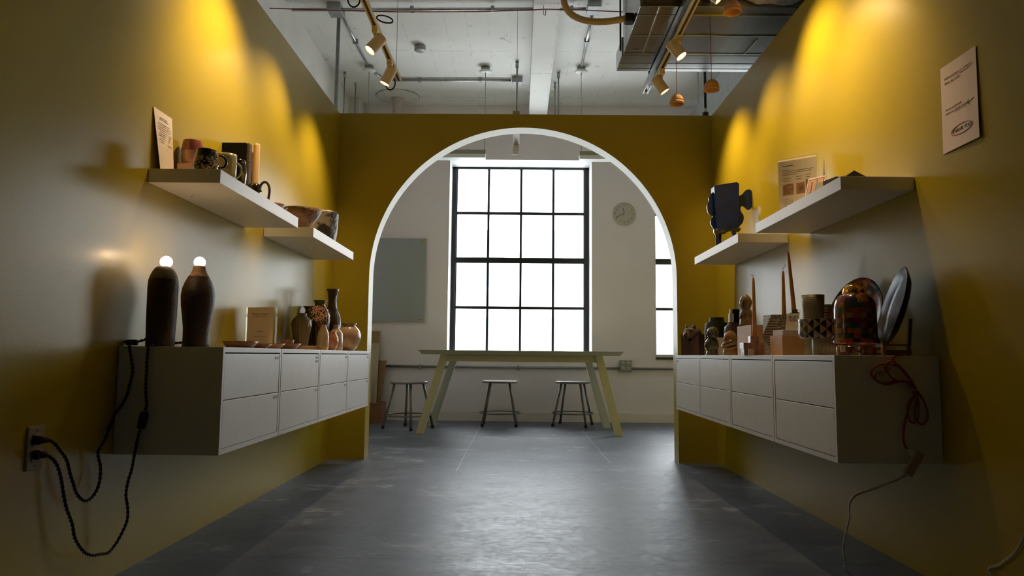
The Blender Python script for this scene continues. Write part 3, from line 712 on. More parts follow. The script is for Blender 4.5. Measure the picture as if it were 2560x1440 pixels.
# ---------------------------------------------------------------- wooden pendants
def pendant(u, v, Y, hw, label):
    c_ = px(u, v, y=Y); r = hw * Y / F; h = r * 1.5; top = zd - .0005 if c_.x > .66 and Y > 3.85 else ZC
    o = thing('wooden_pendant', label, 'pendant lamp', (c_.x, Y, c_.z), 'small turned wood pendants')
    prof = [(r * .93, .0), (r * .985, h * .02), (r * 1.0, h * .12), (r * .985, h * .27), (r * .955, h * .28), (r * .975, h * .30), (r * .96, h * .42), (r * .88, h * .60), (r * .72, h * .79), (r * .48, h * .93), (r * .22, h * .99), (0, h)]
    inner = [(0, h * .90), (r * .5, h * .8), (r * .82, h * .5), (r * .9, h * .2), (r * .93, 0)]
    MB().lathe(inner + prof[1:], (c_.x, Y, c_.z), cap0=False, n=48).build('shade', 'wood_pend', o)
    MB().tube([(c_.x, Y, c_.z + h), (c_.x, Y, top)], .0022, 8).build('cord', 'copper_cord', o)
    if top == ZC: MB().cyl((c_.x, Y, ZC - .02), (c_.x, Y, ZC), .03, 20).build('canopy', 'wood_pend', o)
    return o
pendant(1692, 262, 4.03, 18.5, 'small blond wooden dome pendant, lowest, nearest the arch wall')
pendant(1779, 227, 4.18, 19.5, 'small orange wooden dome pendant, the middle one of the three')
pendant(1831, 33, 3.46, 23, 'small terracotta wooden dome pendant at the top edge in front of the duct')
# ---------------------------------------------------------------- glazes and clays
mat('clay_dark', (.035, .016, .010), rough=.55, var=.25, scale=14, bump=.5, bscale=110)
mat('clay_grey', (.21, .18, .14), rough=.8, var=.35, scale=45, bump=.8, bscale=120)
mat('clay_speckle', (.38, .25, .15), rough=.8, var2=(.16, .09, .05), scale=55, bump=.8, bscale=120)
mat('bulb', (1, .9, .75), emis=(1, .78, .50), estr=7)
mat('glaze_olive', (.13, .10, .045), rough=.22, var2=(.26, .17, .08), scale=14, bump=.5, bscale=40, coat=.5, stretch=(1, 1, .3))
mat('glaze_dark', (.030, .022, .013), rough=.18, var2=(.10, .045, .025), scale=12, bump=.5, bscale=40, coat=.6)
mat('glaze_purple', (.040, .018, .017), rough=.15, var2=(.085, .035, .030), scale=9, bump=.4, bscale=40, coat=.7)
mat('ash_green', (.42, .35, .17), rough=.25, var2=(.52, .27, .11), scale=16, bump=.4, bscale=60, coat=.5)
mat('ash_orange', (.50, .17, .07), rough=.28, var2=(.60, .28, .14), scale=10, bump=.3, coat=.4)
mat('ash_cream', (.52, .40, .26), rough=.28, var2=(.44, .24, .13), scale=9, bump=.3, coat=.5)
mat('ash_peach', (.62, .47, .30), rough=.22, var2=(.50, .27, .16), scale=4.5, bump=.2, coat=.6)
mat('saucer', (.36, .17, .085), rough=.4, var2=(.24, .10, .05), scale=9, coat=.2)
mat('saucer_light', (.46, .23, .12), rough=.4, var=.1)
mat('easel_stem', (.22, .12, .06), rough=.7)
mat('dried', (.72, .38, .20), rough=.8, var=.25, scale=30)
mat('paper', (.86, .72, .60), rough=.6, var=.01)
mat('paper_r', (.70, .55, .44), rough=.5, var=.015)
mat('wood_pale', (.66, .45, .27), rough=.6, var2=(.58, .36, .20), scale=3, stretch=(3, 3, 30))
mat('wood_orange', (.60, .34, .15), rough=.6, var2=(.52, .27, .11), scale=3, stretch=(2, 2, 40))
mat('cup_peach', (.60, .34, .20), rough=.3, var=.12, coat=.3)
mat('cup_red', (.32, .09, .06), rough=.25, var=.2, scale=9, coat=.5)
mat('terrazzo_black', (.035, .03, .022), rough=.2, coat=.6)
mat('mug_green', (.34, .33, .15), rough=.3, var2=(.24, .20, .09), scale=7, coat=.5, stretch=(1, 1, 6))
mat('glaze_black', (.012, .010, .008), rough=.15, coat=.8)
mat('book_black', (.006, .006, .005), rough=.6, spec=.12)
mat('book_spine', (.016, .011, .008), rough=.7, var2=(.11, .07, .05), scale=30, stretch=(1, 1, 6))
mat('beeswax', (.86, .58, .28), rough=.45)
mat('taper_wax', (.78, .34, .08), rough=.4)
mat('vase_brown', (.17, .07, .045), rough=.18, var=.3, coat=.7)
mat('rough_brown', (.13, .062, .036), rough=.5, var2=(.25, .13, .08), scale=18, bump=1.0, bscale=28, bdist=.012)
mat('rough_grey', (.36, .32, .26), rough=.45, var2=(.025, .020, .017), scale=6.5, bump=1.0, bscale=28, bdist=.012, sharp=(.46, .52))
mat('blue_glaze', (.004, .012, .062), rough=.30, var2=(.006, .030, .15), scale=11, coat=.1, spec=.35)
mat('purple_block', (.085, .040, .042), rough=.6, var=.15)
mat('bust_dark', (.030, .032, .022), rough=.6, var=.2)
mat('bust_head', (.20, .145, .09), rough=.35, var2=(.27, .18, .11), scale=16, coat=.2, bump=.3)
mat('cat_clay', (.12, .075, .045), rough=.45, var=.2, bump=.3)
mat('head_green', (.050, .048, .028), rough=.15, var2=(.10, .075, .045), scale=14, coat=.8, bump=.5, bscale=50)
mat('head_honey', (.20, .10, .035), rough=.15, var2=(.32, .15, .05), scale=14, coat=.8, bump=.5, bscale=40)
mat('white_block', (.66, .58, .53), rough=.6)
mat('pack_white', (.80, .80, .78), rough=.4)
mat('pack_black', (.006, .005, .005), rough=.5, spec=.15)
mat('jar_plum', (.13, .05, .035), rough=.35, var=.2, coat=.3)
mat('marble_red', (.55, .34, .24), rough=.3, var2=(.26, .045, .03), scale=22, coat=.3)
mat('holder_brown', (.16, .09, .04), rough=.5)
mat('brass_dark', (.80, .42, .10), rough=.12, metal=1)
mat('lamp_leg', (.26, .07, .028), rough=.2, coat=.6, var=.15)
mat('plate_blue', (.012, .012, .030), rough=.22, var2=(.20, .15, .09), scale=6, spec=.05, sharp=(.42, .56))  # beige patches paint in the reflection of the lit wall
mat('easel_wood', (.16, .085, .035), rough=.5)
mat('cord_red', (.30, .045, .02), rough=.6)
mat('card_photo', (.62, .30, .16), rough=.5, var2=(.22, .12, .09), scale=40)
mat('ink_red', (.42, .07, .05), rough=.6)
mat('ink_blue', (.05, .06, .20), rough=.6)
mat('ink_green', (.04, .16, .07), rough=.6)
mat('ink_brown', (.16, .09, .06), rough=.6)
mat('frame_white', (.74, .62, .52), rough=.5)
mat('dark_tile', (.05, .038, .030), rough=.5)
mat('price_tag', (.70, .66, .58), rough=.6)
mat('tie', (.55, .5, .42), rough=.5)

def uvmat(name, cols, su, sv, rough=.2, coat=.6, kind='patch', line=None):
    """pattern living in the lathe's own coordinates"""
    m = mat(name, cols[0], rough=rough, coat=coat); N, L, B = nodes(m)
    def mth(op, a, b=None):
        n = N.new('ShaderNodeMath'); n.operation = op
        for i, q in enumerate((a, b)):
            if q is None: continue
            if isinstance(q, (int, float)): n.inputs[i].default_value = q
            else: L.new(q, n.inputs[i])
        return n.outputs[0]
    uv = N.new('ShaderNodeUVMap'); uv.uv_map = 'UVMap'; sp_ = N.new('ShaderNodeSeparateXYZ'); L.new(uv.outputs[0], sp_.inputs[0])
    U = mth('MULTIPLY', sp_.outputs[0], su); Vv = mth('MULTIPLY', sp_.outputs[1], sv)
    fu, fv = mth('FLOOR', U), mth('FLOOR', Vv)
    if kind == 'patch':
        Ush = mth('ADD', U, mth('MULTIPLY', mth('SINE', mth('MULTIPLY', fv, 12.9)), .45)); fu = mth('FLOOR', Ush)
        cb = N.new('ShaderNodeCombineXYZ'); L.new(fu, cb.inputs[0]); L.new(fv, cb.inputs[1])
        wn = N.new('ShaderNodeTexWhiteNoise'); wn.noise_dimensions = '2D'; L.new(cb.outputs[0], wn.inputs['Vector'])
        rp = N.new('ShaderNodeValToRGB'); rp.color_ramp.interpolation = 'CONSTANT'; e = rp.color_ramp.elements
        e[0].color = (*cols[0], 1); e[1].position = 1 / len(cols); e[1].color = (*cols[1], 1)
        for i in range(2, len(cols)): q = e.new(i / len(cols)); q.color = (*cols[i], 1)
        L.new(wn.outputs['Value'], rp.inputs['Fac']); L.new(rp.outputs['Color'], B.inputs['Base Color'])
    elif kind == 'tri':
        xu, xv = mth('SUBTRACT', U, fu), mth('SUBTRACT', Vv, fv)
        par = mth('MODULO', mth('ADD', fu, fv), 2)
        d1 = mth('GREATER_THAN', xu, xv); d2 = mth('GREATER_THAN', mth('ADD', xu, xv), 1)
        sel = mth('ADD', mth('MULTIPLY', par, d1), mth('MULTIPLY', mth('SUBTRACT', 1, par), d2))
        mx = N.new('ShaderNodeMix'); mx.data_type = 'RGBA'; L.new(sel, mx.inputs['Factor']); mx.inputs[6].default_value = (*cols[0], 1); mx.inputs[7].default_value = (*cols[1], 1); L.new(mx.outputs[2], B.inputs['Base Color'])
    elif kind in ('grid', 'stripe'):
        xu, xv = mth('SUBTRACT', U, fu), mth('SUBTRACT', Vv, fv)
        k = mth('LESS_THAN', xu, line)
        if kind == 'grid': k = mth('MAXIMUM', k, mth('LESS_THAN', xv, line))
        mx = N.new('ShaderNodeMix'); mx.data_type = 'RGBA'; L.new(k, mx.inputs['Factor']); mx.inputs[6].default_value = (*cols[0], 1); mx.inputs[7].default_value = (*cols[1], 1); L.new(mx.outputs[2], B.inputs['Base Color'])
    return m
PC = [(.22, .022, .012), (.30, .065, .012), (.05, .012, .018), (.03, .085, .085), (.34, .14, .035), (.14, .015, .012), (.02, .022, .035), (.26, .035, .012)]
uvmat('patchwork', PC, 20, 22, coat=.3, rough=.2)
uvmat('patchwork_plate', PC + [(.26, .21, .16)], 26, 14, rough=.22, coat=.0); MT['patchwork_plate'].node_tree.nodes['Principled BSDF'].inputs['Specular IOR Level'].default_value = .08
uvmat('triangles', [(.46, .36, .24), (.012, .018, .035)], 20, 9, kind='tri')
uvmat('grid_cup', [(.25, .22, .13), (.045, .04, .025)], 46, 52, rough=.5, coat=.1, kind='grid', line=.16)
uvmat('stripe_base', [(.40, .33, .22), (.06, .05, .03)], 20, 1, rough=.4, coat=.2, kind='stripe', line=.07)
# terrazzo chips for the black mug (only its lower part)
m = MT['terrazzo_black']; N, L, B = nodes(m)
tc = N.new('ShaderNodeTexCoord'); vo = N.new('ShaderNodeTexVoronoi'); vo.inputs['Scale'].default_value = 95; L.new(tc.outputs['Object'], vo.inputs['Vector'])
sx = N.new('ShaderNodeSeparateXYZ'); L.new(tc.outputs['Object'], sx.inputs[0])
def m2(op, a, b):
    n = N.new('ShaderNodeMath'); n.operation = op
    for i, q in enumerate((a, b)):
        if isinstance(q, (int, float)): n.inputs[i].default_value = q
        else: L.new(q, n.inputs[i])
    return n.outputs[0]
k = m2('MULTIPLY', m2('LESS_THAN', vo.outputs['Distance'], .50), m2('LESS_THAN', sx.outputs['Z'], .062))
mx = N.new('ShaderNodeMix'); mx.data_type = 'RGBA'; L.new(k, mx.inputs['Factor']); mx.inputs[6].default_value = (.02, .017, .012, 1); mx.inputs[7].default_value = (.42, .30, .17, 1); L.new(mx.outputs[2], B.inputs['Base Color'])
# two-tone rough vessel, lines on the house vessel
def marble(name, a, b, sc, dist):
    m = mat(name, a, rough=.4, coat=.3); N, L, B = nodes(m)
    tc = N.new('ShaderNodeTexCoord'); w = N.new('ShaderNodeTexWave'); w.inputs['Scale'].default_value = sc; w.inputs['Distortion'].default_value = dist; w.inputs['Detail'].default_value = 4; w.inputs['Detail Scale'].default_value = 3; w.bands_direction = 'Z'
    L.new(tc.outputs['Object'], w.inputs['Vector']); rp = N.new('ShaderNodeValToRGB'); e = rp.color_ramp.elements; e[0].position = .40; e[0].color = (*b, 1); e[1].position = .52; e[1].color = (*a, 1)
    L.new(w.outputs['Fac'], rp.inputs['Fac']); L.new(rp.outputs['Color'], B.inputs['Base Color'])
marble('marble_bw', (.42, .35, .25), (.03, .025, .02), 34, 9)
marble('marble_lines', (.48, .39, .28), (.10, .07, .05), 26, 1.0)

ZL, ZRc, ZLs, ZRs = .7583, .7514, 1.3947, 1.3877
def rad(u, Y, v=800): # metres per pixel of half-width at that depth
    th = math.atan(abs(u - 1280) / F); return (px(u, v, y=Y) - CO).dot(c_f) / F * math.cos(th)
def pot(name, label, cat, u, Y, zb, prof, m, group=None, body='body', n=44, inner=.88, root=None, **kw):
    """prof: (v, half width in pixels) from the base up, as measured; open at the top"""
    vm = sum(q[0] for q in prof) / len(prof); x = px(u, vm, y=Y).x; k = rad(u, Y, vm)
    pr = []
    for i, (v, hw) in enumerate(prof):
        z = zb if i == 0 else max(zb + .0015 * i, px(u, v, y=Y).z)
        pr.append((hw * k, z - zb))
    # inside wall and floor
    if inner:
        t = min(.004, pr[-1][0] * .3)
        ins = [(max(r - t, .001), z) for r, z in pr[::-1] if z > pr[-1][1] * .25] + [(0, pr[-1][1] * .25)]
    else: ins = []
    o = thing(name, label, cat, (x, Y, zb), group)
    MB().lathe(pr + ins, (x, Y, zb), n=n, **kw).build(body, m, o)
    return o, x, k
def handle(parent, c_, rx, rz, r, a0, a1, m, ang=0, name='handle'):
    """loop handle lying in a vertical plane turned by ang about z"""
    P = []
    for i in range(17):
        a = a0 + (a1 - a0) * i / 16
        P.append((c_[0] + rx * math.cos(a) * math.cos(ang), c_[1] + rx * math.cos(a) * math.sin(ang), c_[2] + rz * math.sin(a)))
    return MB().tube(P, r, 10).build(name, m, parent)
def twisted(mb, pts, r=.0026, pitch=.028, n=5):
    sp = smooth([Vector(p) for p in pts], 14); s = 0; A = []; B = []
    prev = None
    for i, p in enumerate(sp):
        d = (sp[min(i + 1, len(sp) - 1)] - sp[max(i - 1, 0)]).normalized()
        if i: s += (p - sp[i - 1]).length
        if prev is None: prev = d.cross(Vector((.3, 1, .2))).normalized()
        prev = (prev - d * prev.dot(d)).normalized(); b = d.cross(prev); a = 2 * PI * s / pitch
        o = (prev * math.cos(a) + b * math.sin(a)) * r
        A.append(p + o); B.append(p - o)
    mb.tube(A, r, 6); mb.tube(B, r, 6); return mb

# ================================================================ LEFT CABINETS
o, x, k = pot('bottle_lamp', 'tall dark clay lamp with rounded shoulders and glowing bulb, nearest on the left cabinets', 'lamp', 405, 2.44, ZL, [(866, 37), (840, 37), (800, 38.5), (760, 39), (720, 39.5), (704, 38.5), (698, 37.5)], 'clay_dark', 'pair of dark clay table lamps', inner=None, wob=.012)
L1 = o
z698 = px(405, 698, y=2.44).z
MB().lathe([(q * k, px(405, v, y=2.44).z) for v, q in ((698, 37.5), (690, 35), (680, 30), (672, 24), (667, 18), (666, 13), (668, 0))], (x, 2.44, 0), cap0=False, wob=.012).build('unglazed_top', 'clay_grey', o)['label'] = 'rough grey unglazed shoulder'
MB().ball((x + .006, 2.44, px(415, 655, y=2.44).z), .0205, 28).build('bulb', 'bulb', o)
o, x, k = pot('bottle_lamp', 'tall dark clay lamp with narrow neck and glowing bulb, second on the left cabinets', 'lamp', 493, 2.60, ZL, [(868, 35), (858, 34), (845, 33.5), (820, 34), (790, 38), (765, 42), (740, 43.5), (722, 41), (706, 35), (692, 27)], 'clay_dark', 'pair of dark clay table lamps', inner=None, wob=.010)
L2 = o
MB().lathe([(q * k, px(493, v, y=2.60).z) for v, q in ((692, 27), (684, 21), (676, 17.5), (668, 16), (665, 14), (666, 0))], (x, 2.60, 0), cap0=False, wob=.010).build('unglazed_neck', 'clay_speckle', o)['label'] = 'speckled pinkish unglazed neck'
MB().ball((x, 2.60, px(497, 656, y=2.60).z), .0205, 28).build('bulb', 'bulb', o)
for oo, e in ((L1, .3), (L2, .3)):
    ld = bpy.data.lights.new('bulb_light', 'POINT'); ld.energy = e; ld.color = (1, .62, .30); ld.shadow_soft_size = .021
    lo = bpy.data.objects.new('bulb_light', ld); COL.objects.link(lo); lo.parent = oo; bb = [c_ for c_ in oo.children if c_.name.startswith('bulb')][0]
    cc = sum((Vector(q) for q in bb.bound_box), Vector()) / 8; lo.location = cc + Vector((0, 0, .0215 + .004)); ld.shadow_soft_size = .004

def cpx(x_, y_): return (x_ / 3.429, 1020 + y_ / 3.429)
def cp2(x_, y_): return (240 + x_ / 5.54, 820 + y_ / 5.54)
def cordp(u, v):
    Y = min(1.312 * F / (1285 - u), 2.352)
    return px(u, v, y=Y)
c1 = [cpx(*q) for q in ((415, 275), (470, 310), (530, 385), (575, 460), (600, 560), (625, 640), (660, 740), (725, 797), (790, 765), (840, 680), (860, 580), (860, 500), (840, 400), (850, 355), (890, 290), (930, 200), (975, 110))] + [cp2(*q) for q in ((160, 1420), (250, 1220), (360, 1060), (430, 920), (460, 800), (500, 650), (505, 540), (485, 400), (465, 260))]
P = [cordp(*q) for q in c1]
sw = px(326, 853, y=2.42)
P += [Vector((P[-1].x - .004, 2.37, ZL + .012)), Vector((sw.x - .01, 2.40, ZL + .016))]
mb = twisted(MB(), P); twisted(mb, [Vector((sw.x + .012, 2.415, ZL + .012)), px(352, 852, y=2.42), px(372, 846, y=2.42), Vector((L1.location.x - .03, 2.44, ZL + .03))])
cd1 = mb.build('cord', 'cable_black', L1)
a, b = px(316, 855, y=2.405), px(344, 850, y=2.405); a.z = b.z = ZL + .013
MB().bar(a, b, .022, .020).build('switch', 'black_rubber', cd1, .006)
def plug(u0, v0, u1, v1, par):
    a = px(u0, v0, x=-1.318); b = px(u1, v1, y=min(1.30 * F / (1285 - u1), 2.2))
    q = a.lerp(b, .45); m_ = MB().bar(a, q, .026, .024); m_.tube([q, b], [.010, .008], 12); return m_.build('plug', 'black_rubber', par, .003)
plug(84, 1100, 121, 1100, cd1)
c2 = [cpx(*q) for q in ((410, 410), (460, 450), (500, 520), (525, 620), (545, 740), (570, 860), (620, 1000), (640, 1110), (690, 1200), (740, 1250), (800, 1265), (860, 1255), (930, 1240), (990, 1170), (1050, 1060), (1090, 960), (1095, 860), (1080, 740), (1100, 620), (1130, 520), (1160, 360), (1180, 260), (1200, 190))]
P = [cordp(*q) for q in c2]
mb = twisted(MB(), P)
c3 = [cp2(*q) for q in ((680, 1140), (700, 1060), (690, 900), (690, 750), (700, 600), (705, 450), (720, 300), (725, 245))]
P2 = [cordp(*q) for q in c3]; P2 += [Vector((P2[-1].x + .002, 2.375, ZL + .006)), Vector((-1.275, 2.46, ZL + .008)), Vector((-1.262, 2.56, ZL + .012)), Vector((-1.20, 2.60, ZL + .02))]
twisted(mb, P2); cd2 = mb.build('cord', 'cable_black', L2)
a, b = cordp(*cp2(675, 1160)), cordp(*cp2(622, 1400)); MB().bar(a, b, .026, .022, (0, 1, 0)).build('switch', 'black_rubber', cd2, .008)
plug(83, 1137, 119, 1137, cd2)
# wall outlet
o = thing('wall_outlet', 'white double wall outlet low on the left wall with two black plugs', 'outlet', (XL, 1.978, .474))
MB().box((XL, 1.944, .414), (XL + .007, 2.012, .534)).build('cover_plate', 'plastic_shaded', o, .003)
for z in (.452, .496): MB().box((XL + .007, 1.962, z - .016), (XL + .0095, 1.996, z + .016)).build('receptacle', 'plastic_shaded', o, .001)
for z in (.425, .523): MB().cyl((XL + .007, 1.978, z), (XL + .0085, 1.978, z), .003, 10).build('screw', 'galv_dull', o)

# acrylic sign with payment card
o = thing('acrylic_sign', 'clear acrylic stand with a beige card reading Margaret Metzger on the left cabinets', 'sign', (-1.15, 3.30, ZL))
a, b = px(615, 800, y=3.42), px(688, 800, y=3.38)
zt = px(650, 768, y=3.40).z
dv = (b - a); dv.z = 0; dv.normalize(); nv = Vector((-dv.y, dv.x, 0)) # points away from camera
def pane(p, q, z0, z1, t, m, name, par):
    p = Vector((p.x, p.y, 0)); q = Vector((q.x, q.y, 0)); n_ = Vector((-(q - p).y, (q - p).x, 0)).normalized() * t
    up0, up1 = Vector((0, 0, z0)), Vector((0, 0, z1))
    return MB().hexa([p + up0, q + up0, q + n_ + up0, p + n_ + up0], [p + up1, q + up1, q + n_ + up1, p + n_ + up1]).build(name, m, par)
pane(a, b, ZL, zt, .018, 'acrylic', 'block', o)
ca, cb = a.lerp(b, .05), a.lerp(b, .94); cd_ = pane(ca - nv * .0006, cb - nv * .0006, ZL + .002, zt - .001, .0004, 'paper', 'card', o)
mid = ca.lerp(cb, .5) - nv * .0009
def T(body, sz, v, m='ink_brown'):
    z = px(650, v, y=3.40).z; text('lettering', body, sz, (mid.x, mid.y, z), dv, (0, 0, 1), m, cd_)
T('Margaret Metzger', .0125, 787); T('@Margaret-Metzger-3', .0078, 792, 'saucer_light'); T('venmo', .0115, 830, 'ink'); T('Scan this code to pay', .0075, 842)

# saucers and small ware
for nm, lab, u, Y, vr, hw, hb, m_ in (('saucer', 'wide brown clay saucer nearest the dark lamps', 600, 2.93, 853, 46, 30, 'saucer'), ('saucer', 'small brown saucer tucked behind the widest one', 643, 3.07, 861, 37, 24, 'saucer'), ('saucer', 'reddish saucer third in the row of low dishes', 677, 3.27, 859, 37, 22, 'saucer_light'), ('saucer', 'reddish saucer at the far end of the row by the wooden blocks', 716, 3.49, 859, 38, 24, 'saucer')):
    pot(nm, lab, 'dish', u, Y, ZL, [(872, hb), (869, hb + 3), ((869 + vr) / 2, hw - 5), (vr, hw)], m_, 'low clay saucers', inner=.9)
pot('small_dish', 'small dark brown dish behind the saucers against the wall', 'dish', 719, 3.86, ZL, [(870, 11), (860, 15), (849, 17)], 'saucer')
o = MB().box((-1.22, 3.90, ZL), (-1.10, 3.96, ZL + .014)).build('wooden_block', 'wood_orange', None, .001, (-1.16, 3.93, ZL)); tag(o, 'flat orange wooden block, the lower of the two beside the saucers', 'block', 'small wooden blocks')
o = MB().box((-1.21, 3.905, ZL + .0142), (-1.12, 3.955, ZL + .024)).build('wooden_block', 'wood_pale', None, .001, (-1.165, 3.93, ZL + .0142)); tag(o, 'small pale wooden block lying on top of the orange one', 'block', 'small wooden blocks')

G = 'stoneware vases on the left cabinets'
pot('ribbed_vase', 'olive brown vase with swirled ribs, leftmost of the dark vases', 'vase', 754, 4.05, ZL, [(873, 17), (860, 17.5), (840, 20), (822, 23.5), (810, 25), (802, 24), (795, 19), (790, 13), (786, 11), (783, 12)], 'glaze_olive', G, n=96, twist=(.05, 20, 170))
pot('ribbed_vase', 'dark vase with flared lip rising behind the olive ribbed vase', 'vase', 773, 4.36, ZL, [(874, 16), (840, 22), (815, 24), (800, 21), (787, 14), (777, 10), (771, 12), (766, 17)], 'glaze_dark', G, n=72, twist=(.035, 16, 120))
pot('ribbed_vase', 'dark brown vase with ruffled lip behind the dried flowers', 'vase', 799, 4.22, ZL, [(874, 18), (850, 19), (825, 23), (800, 25), (785, 24), (775, 20), (768, 13.5), (761, 12.5), (755, 14.5), (751, 17)], 'glaze_dark', G, n=96, twist=(.045, 22, 120))
pot('bottle_vase', 'tall dark purple bottle vase with twisted ribs, the tallest of the group', 'vase', 830, 4.50, ZL, [(875, 13), (855, 16), (835, 20), (812, 22), (795, 21), (778, 15), (765, 10.5), (750, 10), (738, 11.5), (728, 13), (723, 15.5)], 'glaze_purple', G, n=96, twist=(.05, 20, -150))
fb_, x, k = pot('small_bottle', 'small speckled green bottle holding dried flowers', 'bottle', 808, 3.92, ZL, [(876, 13.5), (865, 14.5), (845, 15), (832, 13.5), (822, 9), (816, 6.5), (812, 7.2)], 'ash_green', G)
pot('round_jar', 'small round rust-orange jar between the pale bottles', 'jar', 830, 4.03, ZL, [(876, 8), (868, 13), (855, 16.5), (845, 16), (837, 11.5), (832, 9.5), (829, 10.5)], 'ash_orange', G)
pot('square_bottle', 'cream shouldered bottle with a short neck behind the orange jar', 'bottle', 840, 4.22, ZL, [(877, 16), (872, 17.5), (850, 17.8), (834, 17), (827, 12), (822, 6.8), (815, 6.4), (812, 7.2)], 'ash_cream', G)
pot('round_vase', 'large round peach and cream glazed vase with wide neck at the end', 'vase', 872, 4.46, ZL, [(878, 13), (870, 20), (860, 26.5), (848, 30), (838, 30.5), (828, 28), (820, 22), (815, 16), (812, 17), (809, 20)], 'ash_peach', G)
# dried flowers standing in the small bottle
fl = thing('dried_flowers', 'sprig of dried orange flowers standing in the small green bottle', 'flowers', (x, 3.92, ZL + .08))
rr = random.Random(5); st_ = MB(); bl = MB()
for i in range(24):
    u = rr.gauss(800, 8.5); v = rr.uniform(768, 803); tip = px(u, v, y=3.92 + rr.uniform(-.02, .02)); base = Vector((x, 3.92, ZL + .09)); midp = base.lerp(tip, .5) + Vector((rr.uniform(-.004, .004), 0, .006))
    st_.tube([base, midp, tip], .0007, 4)
    for q in range(14):
        c_ = tip + Vector((rr.gauss(0, .008), rr.gauss(0, .008), rr.gauss(0, .009))); bl.ball(c_, rr.uniform(.0018, .0040), 6)
st_.build('stems', 'easel_stem', fl); b_ = bl.build('blossoms', 'dried', fl); tag(b_, kind='stuff')

# ================================================================ LEFT SHELVES
# laminated notice leaning on the wall
o = thing('notice_sheet', 'laminated notice with lines of print leaning on the left wall at the shelf end', 'notice', (-1.31, 2.68, ZLs))
A_, B_ = px(402, 421, x=-1.306), px(437, 421, x=-1.316); A_.z = B_.z = ZLs; TA, TB = px(384, 266, x=-1.3295), px(430, 297, x=-1.3295)
ux = (B_ - A_).normalized(); uz = (TA - A_).normalized(); nn_ = ux.cross(uz).normalized()
if nn_.x < 0: nn_ = -nn_
MB().hexa([A_, B_, B_ - nn_ * .001, A_ - nn_ * .001], [TA, TB, TB - nn_ * .001, TA - nn_ * .001]).build('sheet', 'paper', o)
b = MB(); b2 = MB()
def onsheet(s, t): return A_.lerp(B_, s).lerp(TA.lerp(TB, s), t) + nn_ * .0022
def pline(mb, s0, s1, t, h=.011):
    p, q, r_, s_ = onsheet(s0, t), onsheet(s1, t), onsheet(s1, t + h), onsheet(s0, t + h); mb.add([p, q, r_, s_], [(0, 1, 2, 3)])
rr = random.Random(2)
def words(mb, s0, s1, t, h=.010):
    s = s0
    while s < s1:
        w = rr.uniform(.03, .09); pline(mb, s, min(s + w, s1), t, h); s += w + .018
words(b, .30, .68, .885, .013); words(b, .24, .76, .855, .012)
for i, (s0, s1) in enumerate(((.16, .80), (.12, .84), (.12, .84), (.12, .78), (.22, .88), (.14, .84), (.12, .80), (.22, .76), (.12, .62), (.20, .88))): words(b, s0, s1, .79 - i * .034)
words(b, .42, .58, .40, .010); words(b, .38, .62, .07, .018)
b.build('printed_lines', 'ink_brown', o)

xq = px(441, 414, y=2.655).x; zq = px(460, 408, y=2.66).z
o = MB().box((xq, 2.655, ZLs), (xq + .10, 2.755, zq)).build('clay_plinth', 'cup_peach', None, .004, (xq + .05, 2.685, ZLs)); tag(o, 'low peach clay block under the red-dipped cup', 'block')
o, x, k = pot('dipped_cup', 'peach cup dipped in red glaze standing on the clay block', 'cup', 481, 2.71, zq + .0003, [(408, 24), (400, 26.5), (390, 27.5), (375, 27), (362, 25.5), (354, 24)], 'cup_peach')
pr = [(27.8, 381), (26.8, 368), (24.7, 354.5), (23.9, 353), (23.6, 356)]
MB().lathe([(r * k + .0006, px(481, v, y=2.71).z) for r, v in pr], (x, 2.71, 0), cap0=False, wob=.012).build('red_glaze', 'cup_red', o)['label'] = 'dark red glaze around the rim'
o, x, k = pot('terrazzo_mug', 'black mug with cream terrazzo chips at the front of the left shelf', 'mug', 515, 2.56, ZLs, [(425, 30), (418, 33.5), (408, 33), (396, 29.5), (386, 26.5), (379, 26), (376, 26.5)], 'terrazzo_black')
zc = px(551, 402, y=2.56).z; handle(o, (x + .042, 2.575, zc), .026, .024, .0048, -PI / 2, PI / 2, 'glaze_black', .5)
o, x, k = pot('striped_mug', 'olive green brushed mug behind the terrazzo mug', 'mug', 567, 2.80, ZLs, [(440, 23), (430, 25), (410, 26), (395, 25.5), (387, 25)], 'mug_green')
handle(o, (x + .034, 2.81, px(593, 425, y=2.8).z), .020, .030, .004, -PI / 2, PI / 2, 'mug_green', .3)
o, x, k = pot('black_mug', 'glossy black mug in front of the black book', 'mug', 593, 2.97, ZLs, [(470, 20), (450, 24), (430, 25), (415, 22), (406, 21), (402, 22)], 'glaze_black')
o = thing('black_book', 'upright black hardback book with frayed right edge on the left shelf', 'book', (-1.23, 3.10, ZLs))
zt = px(580, 356, y=3.09).z
MB().box((px(535, 400, y=3.09).x, 3.09, ZLs), (px(614, 400, y=3.09).x, 3.122, zt)).build('cover', 'book_black', o, .003)
MB().box((px(614, 400, y=3.09).x + .0002, 3.088, ZLs), (px(623, 400, y=3.09).x, 3.124, zt - .001)).build('spine', 'book_spine', o, .006)
pot('bottle_vase', 'shiny brown bottle vase partly hidden by the beeswax candle', 'vase', 633, 3.30, ZLs, [(505, 12), (480, 14), (455, 15), (435, 13.5), (415, 9), (398, 8), (388, 9), (383, 11)], 'vase_brown')
